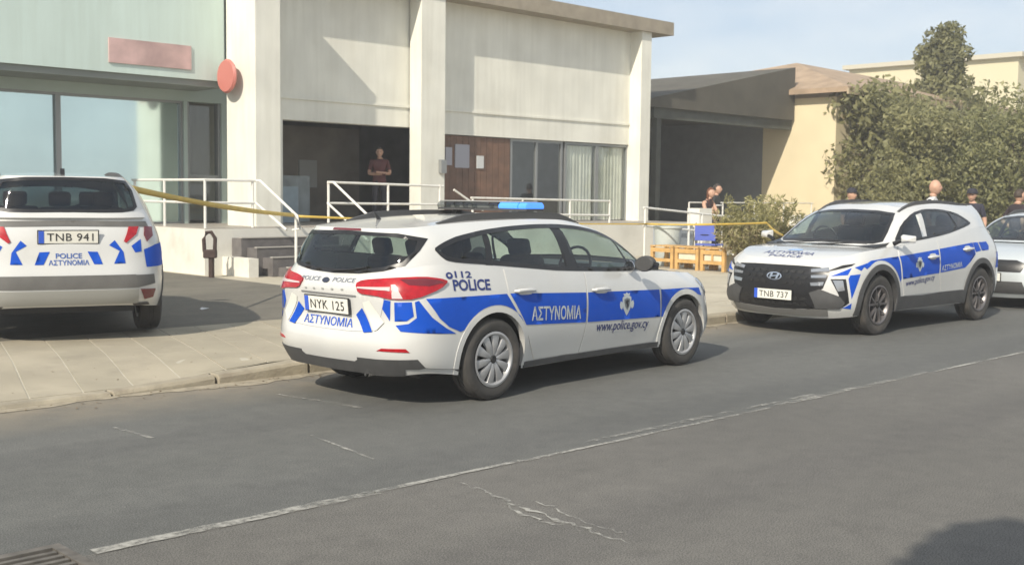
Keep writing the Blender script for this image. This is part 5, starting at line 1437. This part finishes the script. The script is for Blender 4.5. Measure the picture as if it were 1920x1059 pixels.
        for d, hx, hz in ((d1, -1.275, .905), (d2, -2.25, .98)):
            y = b.cast(np.array([(hx, hz)]), 1, s)[0][0].y
            MB().tube([(hx - .13, y + s * .008, hz + .003), (hx - .10, y + s * .036, hz + .005), (hx, y + s * .042, hz), (hx + .10, y + s * .036, hz - .005), (hx + .13, y + s * .008, hz - .005)], [.012, .020, .022, .020, .012], 10).build('door_handle', M['white'], d, True)
            b.patch('handle_cup', [(hx - .10, hz - .035), (hx + .10, hz - .04), (hx + .085, hz + .035), (hx - .085, hz + .04)], 1, s, mat('white_paint_recess', (.55, .55, .53), .4), d, off=.0105, step=.06, smooth=2)
        P = [((-.60, .560), (-1.345, .612)), ((-1.51, .712), (-2.07, .750))]
        if s < 0: P = [(q[1], q[0]) for q in P]
        b.text('lettering', 'www.police.gov.cy', 1, s, *P[0], .075, M['navy'], d1, off=.010, bold=.006)
        b.text('lettering', 'ΑΣΤΥΝΟΜΙΑ', 1, s, *P[1], .066, M['silverfilm'], d2, off=.012, bold=.02)
        crest(b, d1, 1, s, (-.93, .815), .21, .185, off=.012)
        # dark lower mouldings
        b.patch('sill_moulding', [(-.50, .27), (-.45, .44), (-1.1, .425), (-1.6, .438), (-2.2, .44), (-2.2, .27)], 1, s, M['plastic'], car, off=.014, step=.05, depth=.015)
        # mirror
        mr = empty('wing_mirror'); mr.parent = car; mr.location = (-.46, s * .86, 1.13)
        MB().tube([(.06, 0, -.05), (.05, s * .06, -.02), (.03, s * .12, .0)], [.03, .024, .022], 8).build('mirror_stalk', M['black'], mr, True)
        hb = MB()
        hb.add([(x, s * y, z) for x, y, z in ((-.035, .06, -.045), (-.035, .25, -.03), (-.035, .25, .055), (-.035, .06, .07), (.035, .08, -.04), (.02, .22, -.025), (.02, .22, .04), (.04, .08, .055), (.075, .11, -.02), (.06, .18, -.01), (.06, .18, .02), (.08, .11, .03))],
               [(0, 1, 2, 3), (0, 4, 5, 1), (1, 5, 6, 2), (2, 6, 7, 3), (3, 7, 4, 0), (4, 8, 9, 5), (5, 9, 10, 6), (6, 10, 11, 7), (7, 11, 8, 4), (8, 11, 10, 9)])
        o = hb.build('mirror_housing', M['white'], mr, True, 60); bevel(o, .014, 3)
        g = MB().lathe([(0, -.039), (.050, -.039), (.053, -.034)], 24, 'X').build('mirror_glass', M['chrome'], mr)
        g.scale = (1, 1.6, .85); g.location = (0, s * .155, .012)
        # roof rail
        xs = np.linspace(-1.02, -2.9, 14); hp, _ = b.cast(np.array([(x, s * .565) for x in xs]), 2, 1)
        vs, fs = [], []
        for i, q in enumerate(hp):
            t = i / 13; zt = q.z + .036 * min(1, 5 * t, 5 * (1 - t)) + .004
            vs += [(q.x, q.y - .024, q.z - .01), (q.x, q.y - .017, zt), (q.x, q.y + .017, zt), (q.x, q.y + .024, q.z - .02)]
        for i in range(13):
            for k in range(3): fs.append((4 * i + k, 4 * i + k + 1, 4 * i + 5 + k, 4 * i + 4 + k))
        MB().add(vs, fs).build('roof_rail', M['plastic'], car, True)
    for cx, cz, r in arches:
        arch_lip(b, car, cx, cz, r, r + .07, M['plastic'], zmin=.26, off=.014)
        wheel_well(car, cx, cz, r + .01, .42, .88, M['black'])
        for s in (1, -1): wheel_parts(car, cx, s * .815, s, .36, .225, .238, 'alloy', dict(M, rim=M['dkrim']))
    MB().span((-3.2, -.62, .24), (.5, .62, .36)).build('underbody', M['black'], car)
    # front face
    gh = [(0, .826), (.30, .826), (.55, .818), (.68, .765), (.622, .574), (.540, .52), (.575, .335), (.30, .305), (0, .30)]
    grille = b.patch('grille', gh + [(-y, z) for y, z in gh[::-1][1:-1]], 0, 1, M['black'], car, off=.004, step=.05)
    for zz in (.37, .44, .625, .69, .755):
        for q in range(-5, 6):
            y = q * .098 + (.049 if round(zz * 1000) % 2 else 0)
            if abs(y) > .44 or (zz < .52 and abs(y) > .5): continue
            if abs(y) < .12 and .6 < zz < .8 and zz != .755: continue
            b.patch('grille_tile', [(y - .042, zz), (y - .022, zz + .018), (y + .022, zz + .018), (y + .042, zz), (y + .022, zz - .018), (y - .022, zz - .018)], 0, 1, M['dark'], grille, off=.010, step=.06, depth=.006)
    el = [(.105 * math.cos(a), .69 + .048 * math.sin(a)) for a in [i * math.pi / 12 for i in range(24)]]
    b.patch('badge_ring', el, 0, 1, M['chrome'], grille, off=.014, step=.03, holes=[[(y * .82, .69 + (z - .69) * .76) for y, z in el]])
    for P in ([(-.075, .658), (-.045, .658), (-.015, .722), (-.045, .722)], [(.015, .658), (.045, .658), (.075, .722), (.045, .722)], [(-.045, .678), (.030, .690), (.045, .704), (-.035, .692)]):
        b.patch('badge_bar', P, 0, 1, M['chrome'], grille, off=.016, step=.03)
    for s in (-1, 1):
        for P in ([(.46, .79), (.645, .818), (.665, .775), (.47, .757)], [(.475, .722), (.65, .735), (.64, .698), (.48, .692)], [(.475, .637), (.628, .652), (.622, .61), (.486, .60)]):
            b.patch('daytime_lamp', [(s * y, z) for y, z in P], 0, 1, M['headl'], car, off=.010, step=.05, depth=.005)
        b.patch('skid_plate', [(0, .302), (s * .58, .332), (s * .66, .335), (s * .64, .25), (s * .3, .232), (0, .228)], 0, 1, mat('grey_front_skid', (.16, .158, .15), .6), car, off=.010, step=.05, depth=.01)
    D = lambda P: [dg(q, 45) for q in P]
    for nm, P, mm, of in (('lamp_strip', ((.775, .66, .772), (.615, .782, .845), (.475, .861, .866), (.535, .849, .838), (.737, .705, .778)), 'black', .006),
                          ('blue_film', ((.762, .723, .720), (.545, .858, .818), (.612, .853, .738)), 'blue', .004),
                          ('blue_film', ((.505, .872, .822), (.30, .905, .868), (.42, .908, .785)), 'blue', .004),
                          ('blue_film', ((.441, .911, .746), (.571, .885, .460), (.612, .862, .69), (.585, .865, .735)), 'blue', .004),
                          ('blue_film', ((.645, .819, .352), (.565, .883, .408), (.558, .87, .340)), 'blue', .004),
                          ('fog_lamp_housing', ((.767, .727, .688), (.640, .846, .690), (.60, .872, .415), (.663, .815, .355), (.71, .80, .51)), 'black', .006),
                          ('headlamp', ((.745, .742, .672), (.665, .822, .674), (.65, .835, .56), (.715, .79, .545)), 'headl', .012),
                          ('bumper_moulding', ((.879, .532, .519), (.837, .640, .567), (.700, .815, .485), (.645, .845, .41), (.673, .798, .345), (.826, .583, .342)), 'plastic', .016)):
        o = b.patch(nm, D(P), 'd45', 1, M[mm], car, off=of, step=.04, depth=of * .8)
        mirrored(o)
    # bonnet lettering reads from the front
    b.text('lettering', 'ΑΣΤΥΝΟΜΙΑ', 2, 1, (.585, -.34), (.585, .35), .095, M['navy'], bonnet, off=.004, bold=.008, up=(-1, 0))
    b.text('lettering', 'POLICE', 2, 1, (.672, -.21), (.672, .24), .060, M['navy'], bonnet, off=.004, bold=.008, up=(-1, 0))
    b.patch('bonnet_emblem', [(.44, -.08), (.44, .08), (.40, .10), (.34, .07), (.32, 0), (.34, -.07), (.40, -.10)], 2, 1, mat('pale_blue_film', (.30, .45, .70), .4), bonnet, off=.004, step=.05)
    # rear face
    b.patch('rear_lamp_band', [(-.74, 1.075), (0, 1.085), (.74, 1.075), (.72, 1.125), (0, 1.138), (-.72, 1.125)], 0, -1, M['reartrim'], car, off=.006, step=.05)
    b.patch('rear_lip', [(-.70, 1.150), (0, 1.150), (.70, 1.150), (.68, 1.190), (0, 1.200), (-.68, 1.190)], 0, -1, M['white'], car, off=.030, step=.05, depth=.04)
    for s in (-1, 1):
        b.patch('tail_lamp', [(s * .545, 1.075), (s * .640, 1.075), (s * .612, 1.003), (s * .515, .925), (s * .495, .94), (s * .525, 1.01)], 0, -1, M['red'], car, off=.012, step=.05, depth=.01)
        b.patch('tail_lamp', [(s * .70, 1.075), (s * .775, 1.07), (s * .775, .985), (s * .715, .935), (s * .69, 1.0)], 0, -1, M['dkred'], car, off=.012, step=.05, depth=.01)
        for P in ([(.255, .845), (.165, .848), (.222, .728), (.298, .728)], [(.412, .952), (.36, .905), (.455, .85), (.40, .73), (.505, .732), (.49, .84)], [(.565, .895), (.655, .96), (.66, .842), (.60, .832)]):
            b.patch('blue_film', [(s * y, z) for y, z in P], 0, -1, M['blue'], car, off=.004, step=.05)
        o = b.patch('blue_film', [dg((x, y, z)) for x, y, z in ((-3.50, -.69, .86), (-3.40, -.80, .905), (-3.25, -.86, .92), (-3.15, -.885, .70), (-3.50, -.70, .69))] if s < 0 else [(0, 0)] * 3, 'd225', 1, M['blue'], car, off=.004, step=.05) if s < 0 else None
        if o: mirrored(o)
        b.patch('rear_reflector', [(s * .64, .485), (s * .79, .478), (s * .765, .40), (s * .68, .385)], 0, -1, M['dkred'], car, off=.012, step=.05, depth=.008)
        b.patch('bumper_corner', [(s * .60, .62), (s * .78, .62), (s * .79, .53), (s * .62, .50)], 0, -1, M['reartrim'], car, off=.006, step=.05)
    b.patch('bumper_band', [(-.62, .50), (.62, .50), (.60, .625), (-.60, .625)], 0, -1, M['reartrim'], car, off=.006, step=.05)
    b.patch('rear_skid_plate', [(-.62, .355), (.62, .355), (.62, .488), (-.62, .488)], 0, -1, M['skid'], car, off=.016, step=.05, depth=.015)
    b.patch('bumper_skirt', [(-.74, .325), (.74, .325), (.72, .352), (-.72, .352)], 0, -1, M['plastic'], car, off=.010, step=.05)
    b.text('lettering', 'POLICE', 0, -1, (.115, .785), (-.115, .785), .048, M['navy2'], car, off=.004, bold=.02)
    b.text('lettering', 'ΑΣΤΥΝΟΜΙΑ', 0, -1, (.178, .722), (-.178, .722), .046, M['navy2'], car, off=.004, bold=.02)
    # cabin
    MB().prism([(-.12, 1.04), (-.5, 1.10), (-.8, 1.06), (-.85, .6), (-.2, .55)], -.78, .78, 'xzy').build('dashboard', M['black'], car)
    MB().span((-3.1, -.80, .42), (-.3, .80, .46)).build('cabin_floor', M['black'], car)
    car_seats(car, ((-1.30, (-.38, .38), .48), (-2.2, (-.42, 0, .42), .42)), .46, M['seat'], top=1.33)
    sw = MB(); pts = [(-.90 + .05 * math.sin(a), -.38 + .18 * math.cos(a), 1.09 + .17 * math.sin(a)) for a in [i * math.pi / 10 for i in range(21)]]
    sw.tube(pts, .014, 6, caps=False).box((-.89, -.38, 1.09), (.03, .34, .05)).build('steering_wheel', M['black'], car)
    MB().prism([(-2.85, 1.575), (-3.02, 1.56), (-2.99, 1.63)], -.02, .02, 'xzy').build('roof_aerial', M['black'], car)
    return car

CARM['reartrim'] = mat('grey_rear_trim', (.115, .112, .105), .6, var=.15, vscale=5)
CARM['navy2'] = mat('faded_blue_lettering', (.06, .12, .36), .45)
suv = build_suv()
suv2 = copy_tree(suv)
suv2.location = LEFT_POS; suv2.rotation_euler = (0, 0, LEFT_YAW); suv2.scale = (1.04, 1.04, 1.04)
for o, ch in ((suv, 'TNB 737'), (suv2, 'TNB 941')):
    license_plate(o, (.868, 0, .475), R(-90), 0, ch)
    license_plate(o, (-3.57, 0, .985), R(90), R(-8), ch)
tag(suv, 'white and blue police SUV parked facing us, plate TNB 737, black grille', 'police car', 'police SUVs')
tag(suv2, 'white and blue police SUV parked on the pavement with its back to us', 'police car', 'police SUVs')
# ------------------------------------------------------------------ people
SKIN = mat('skin', (.50, .30, .21), .6, var=.08, vscale=8)
def person(loc, face, height, label, joints=None, top=(.02, .025, .05), sleeve='short', trousers=(.03, .03, .04), hair=None, cap=None, long_hair=False, skin=SKIN, bald=False, group=None, stripe=None, badge=False, female=False):
    """one figure facing `face` (heading), joints: overrides for elbows and hands as offsets in metres (x forward, y left)"""
    k = height / 1.76
    e = empty('person', loc, face); tag(e, label, 'person', group)
    J = dict(pelvis=(0, 0, .95), waist=(0, 0, 1.10), chest=(.01, 0, 1.32), neck=(.0, 0, 1.465), skull=(.02, 0, 1.545),
             hipL=(0, .10, .90), kneeL=(.02, .11, .50), ankL=(-.02, .11, .09), toeL=(.16, .13, .03),
             hipR=(0, -.10, .90), kneeR=(.02, -.11, .50), ankR=(-.02, -.11, .09), toeR=(.16, -.13, .03),
             shL=(0, .18, 1.415), elL=(-.02, .25, 1.12), haL=(.06, .25, .88), shR=(0, -.18, 1.415), elR=(-.02, -.25, 1.12), haR=(.06, -.25, .88))
    if joints: J.update(joints)
    rad = dict(pelvis=.135, waist=.125 if not female else .105, chest=.15 if not female else .125, neck=.072, skull=.07, hipL=.095, kneeL=.062, ankL=.045, toeL=.035, hipR=.095, kneeR=.062, ankR=.045, toeR=.035,
               shL=.07, elL=.045, haL=.033, shR=.07, elR=.045, haR=.033)
    if female:
        for q in ('shL', 'shR'): rad[q] = .055
    E_ = [('pelvis', 'waist'), ('waist', 'chest'), ('chest', 'neck'), ('neck', 'skull'), ('pelvis', 'hipL'), ('hipL', 'kneeL'), ('kneeL', 'ankL'), ('ankL', 'toeL'), ('pelvis', 'hipR'), ('hipR', 'kneeR'), ('kneeR', 'ankR'), ('ankR', 'toeR'),
          ('chest', 'shL'), ('shL', 'elL'), ('elL', 'haL'), ('chest', 'shR'), ('shR', 'elR'), ('elR', 'haR')]
    names = list(J); idx = {n: i for i, n in enumerate(names)}
    verts = [Vector(J[n]) * k for n in names]; edges = [(idx[a], idx[b_]) for a, b_ in E_]; rads = [rad[n] * k for n in names]
    # hands: palm end, four fingers and a thumb, slightly curled
    for s_ in ('L', 'R'):
        el, ha = Vector(J['el' + s_]), Vector(J['ha' + s_]); d = (ha - el).normalized(); sd = 1 if s_ == 'L' else -1
        side = d.cross(Vector((0, 0, 1)));  side = Vector((1, 0, 0)) if side.length < .2 else side.normalized()
        curl = side.cross(d).normalized()
        palm = ha + d * .07; verts.append(palm * k); rads.append(.030 * k); ip = len(verts) - 1; edges.append((idx['ha' + s_], ip))
        for f, ln in ((-.030, .062), (-.010, .075), (.010, .070), (.030, .055)):
            a = palm + side * f + d * .02; b_ = a + d * ln * .55; c = b_ + d * ln * .4 + curl * .02
            n0 = len(verts); verts += [a * k, b_ * k, c * k]; rads += [.010 * k, .009 * k, .007 * k]; edges += [(ip, n0), (n0, n0 + 1), (n0 + 1, n0 + 2)]
        a = ha + d * .03 + side * .035; b_ = a + d * .03 + side * .02; n0 = len(verts); verts += [a * k, b_ * k]; rads += [.012 * k, .009 * k]; edges += [(idx['ha' + s_], n0), (n0, n0 + 1)]
    me = bpy.data.meshes.new('skeleton'); me.from_pydata([tuple(v) for v in verts], edges, []); me.update()
    o = bpy.data.objects.new('skeleton', me); COL.objects.link(o)
    o.modifiers.new('skin', 'SKIN'); sm = o.modifiers.new('smooth', 'SUBSURF'); sm.levels = 1; sm.render_levels = 1
    for v, r_ in zip(me.skin_vertices[0].data, rads): v.radius = (r_, r_)
    me.skin_vertices[0].data[0].use_root = True
    dgp = bpy.context.evaluated_depsgraph_get(); dgp.update()
    me2 = bpy.data.meshes.new_from_object(o.evaluated_get(dgp)); bpy.data.objects.remove(o)
    V = [v.co.copy() for v in me2.vertices]; F = [tuple(q.vertices) for q in me2.polygons]; bpy.data.meshes.remove(me2)
    # head: skull, jaw, nose, brow, ears, lips in one surface
    bm = bmesh.new(); bmesh.ops.create_uvsphere(bm, u_segments=28, v_segments=20, radius=1.0)
    hc = (Vector(J['skull']) + Vector((.02, 0, .085))) * k
    for v in bm.verts:
        x, y, z = v.co
        w = .078 * (1 - .25 * max(0, -z) ** 1.5); q = Vector((x * .098, y * w, z * .122))
        if x > 0:
            q.x *= 1 - .12 * max(0, z) ** 2
            q.x += .026 * math.exp(-((y / .16) ** 2)) * math.exp(-(((z + .12) / .20) ** 2))      # nose
            q.x -= .010 * (math.exp(-(((y - .38) / .16) ** 2)) + math.exp(-(((y + .38) / .16) ** 2))) * math.exp(-(((z - .08) / .12) ** 2))  # eye sockets
            q.x += .008 * math.exp(-((y / .3) ** 2)) * math.exp(-(((z + .48) / .08) ** 2))          # lips
            q.x += .012 * math.exp(-((y / .35) ** 2)) * math.exp(-(((z + .85) / .15) ** 2))         # chin
        if abs(y) > .85 and abs(z) < .3: q.y += .014 * (1 if y > 0 else -1) * math.exp(-(((x + .05) / .18) ** 2))   # ears
        v.co = q * k + hc
    n = len(V); V += [v.co.copy() for v in bm.verts]; F += [tuple(n + w_.index for w_ in f.verts) for f in bm.faces]; nb = n
    bm.free()
    o = mesh_obj('body', V, F, None, e, True)
    mats_ = [skin, mat('cloth_%02x%02x%02x' % tuple(int(255 * c) for c in top), top, .9, var=.15, vscale=9), mat('cloth_%02x%02x%02x' % tuple(int(255 * c) for c in trousers), trousers, .9, var=.12, vscale=9), mat('dark_shoes', (.02, .02, .02), .6)]
    for m_ in mats_: o.data.materials.append(m_)
    sh = {'L': (Vector(J['shL']) * k, Vector(J['elL']) * k, Vector(J['haL']) * k), 'R': (Vector(J['shR']) * k, Vector(J['elR']) * k, Vector(J['haR']) * k)}
    def seg(pt, a, b_):
        t = max(0, min(1, (pt - a).dot(b_ - a) / (b_ - a).length_squared)); return (pt - a.lerp(b_, t)).length, t
    sk, pel, nek = Vector(J['skull']) * k, Vector(J['pelvis']) * k, Vector(J['neck']) * k
    trunk_r = .15 * k
    for f in o.data.polygons:
        c = f.center
        if f.vertices[0] >= nb: f.material_index = 0; continue
        dtor = seg(c, pel, nek)[0]; arm = None
        for s_ in 'LR':
            d1, t1 = seg(c, sh[s_][0], sh[s_][1]); d2, t2 = seg(c, sh[s_][1], sh[s_][2])
            if d2 < d1 and d2 < .075 * k and dtor > .10 * k: arm = ('fore', t2)
            elif d1 < .075 * k and dtor > .14 * k: arm = ('upper', t1)
        if arm:
            f.material_index = 1 if (sleeve == 'long' and arm[1] < .97) or (sleeve == 'short' and arm[0] == 'upper' and arm[1] < .65) else 0
            if sleeve == 'none': f.material_index = 0
        elif c.z > nek.z + .01 * k: f.material_index = 0
        elif c.z > pel.z - .02 * k: f.material_index = 1
        elif c.z > .09 * k: f.material_index = 2
        else: f.material_index = 3
    # eyes and mouth, hair, cap
    for sy in (-1, 1):
        MB().lathe([(0, .004), (.008, .002), (.011, 0)], 10, 'X', (hc.x + .082 * k, hc.y + sy * .031 * k, hc.z + .012 * k)).build('eye', mat('dark_eye', (.03, .02, .02), .3), e)
    MB().box((hc.x + .092 * k, hc.y, hc.z - .058 * k), (.008, .045 * k, .008)).build('mouth', mat('lip', (.30, .12, .10), .6), e)
    if hair:
        HM = mat('hair_%02x%02x%02x' % tuple(int(255 * c) for c in hair), hair, .7, var=.3, vscale=20)
        bm = bmesh.new(); bmesh.ops.create_uvsphere(bm, u_segments=24, v_segments=16, radius=1.0)
        dele = [v for v in bm.verts if (v.co.x > .25 and v.co.z < .45) or v.co.z < (-.35 if not long_hair else -.9)]
        bmesh.ops.delete(bm, geom=dele, context='VERTS')
        for v in bm.verts:
            x, y, z = v.co; dn = max(0, -z) if long_hair else 0
            v.co = Vector((x * .108 - .012 - dn * .02, y * .088, z * .132 - dn * .26)) * k + hc
        mm = bpy.data.meshes.new('hair'); bm.to_mesh(mm); bm.free(); mm.materials.append(HM)
        for q in mm.polygons: q.use_smooth = True
        ho = bpy.data.objects.new('hair', mm); COL.objects.link(ho); ho.parent = e
        so = ho.modifiers.new('thick', 'SOLIDIFY'); so.thickness = .014
    if cap:
        CM = mat('cap_cloth', cap, .85)
        c_ = MB().lathe([(0, .145), (.05, .14), (.088, .11), (.104, .06), (.106, .035), (.10, .035)], 20, 'Z').build('cap', CM, e, True); c_.location = hc + Vector((-.005, 0, 0))
        MB().prism([(.06, -.075), (.14, -.06), (.175, 0), (.14, .06), (.06, .075)], .038, .050, 'xyz').build('cap_peak', CM, c_)
    if stripe: MB().tube([(.165 * k * math.cos(a), .20 * k * math.sin(a), 1.24 * k) for a in [i * math.pi / 8 for i in range(17)]], .018, 6).build('shirt_stripe', mat('white_stripe', (.6, .6, .58), .8), e)
    if badge: MB().box((.155 * k, .07, 1.34 * k), (.012, .05, .06)).build('badge', mat('pale_badge', (.6, .62, .62), .5), e)
    return e
cross = dict(elL=(.06, .25, 1.13), haL=(.22, -.02, 1.16), elR=(.06, -.25, 1.13), haR=(.22, .02, 1.12))
hips = dict(elL=(-.10, .36, 1.16), haL=(.02, .20, 1.02), elR=(-.10, -.36, 1.16), haR=(.02, -.20, 1.02))
lean = dict(elL=(.22, .22, 1.10), haL=(.32, .02, 1.12), elR=(.22, -.22, 1.10), haR=(.32, -.04, 1.14), chest=(.08, 0, 1.30), neck=(.12, 0, 1.44), skull=(.15, 0, 1.53), shL=(.08, .17, 1.38), shR=(.08, -.17, 1.38))
def look(px, depth, ang):
    """heading for someone standing at that column: ang 0 faces the camera, 90 faces right in the picture"""
    p_ = at(px, depth); return math.atan2(-p_[1], -p_[0]) + R(ang)
person(at(1744, 20.3), look(1744, 20.3, 80), 1.86, 'bald man in a white shirt standing behind the SUV roof', top=(.55, .55, .54), trousers=(.05, .06, .09))
person(at(1819, 22.3), look(1819, 22.3, -15), 1.72, 'police officer in dark blue with cap and sunglasses, facing us', top=(.03, .03, .045), cap=(.025, .025, .035), badge=True, group='officers behind the SUV')
person(at(1904, 21.0), look(1904, 21.0, 120), 1.72, 'person in a dark shirt with hands on hips above the silver car', top=(.035, .025, .03), joints=hips, hair=(.05, .035, .025), group='officers behind the SUV')
person(at(1590, 23.5), look(1590, 23.5, 60), 1.72, 'person in dark cap whose head shows above the SUV windscreen', top=(.03, .03, .04), cap=(.04, .035, .04), group='officers behind the SUV')
person(at(1320, 28.2), look(1320, 28.2, 50), 1.76, 'woman with long auburn hair and bare arms leaning at the white railing', joints=lean, top=(.04, .025, .03), sleeve='none', hair=(.13, .05, .025), long_hair=True, trousers=(.05, .06, .12), female=True)
person(at(1339, 29.0), look(1339, 29.0, 75), 1.85, 'person in dark striped shirt beside the long-haired woman', top=(.03, .03, .03), hair=(.04, .03, .025), stripe=True)
person((16.25, 20.9, PZ + .012), R(-130), 1.72, 'man in a dark red shirt with folded arms in the dark entrance', joints=cross, top=(.11, .035, .035), hair=(.03, .025, .02))

# ------------------------------------------------------------------ hazy summer air
hz = MB().span((-60, -60, -1.1), (170, 90, 11.5)).build('haze')
hm = bpy.data.materials.new('pale_haze'); hm.use_nodes = True
hm.node_tree.nodes.remove(hm.node_tree.nodes['Principled BSDF'])
pv = hm.node_tree.nodes.new('ShaderNodeVolumePrincipled'); pv.inputs['Color'].default_value = (.95, .96, .98, 1); pv.inputs['Density'].default_value = .0024; pv.inputs['Anisotropy'].default_value = 0.0
hm.node_tree.links.new(pv.outputs[0], hm.node_tree.nodes['Material Output'].inputs['Volume'])
hz.data.materials.append(hm); hz['kind'] = 'stuff'; hz['label'] = 'pale haze in the summer air'
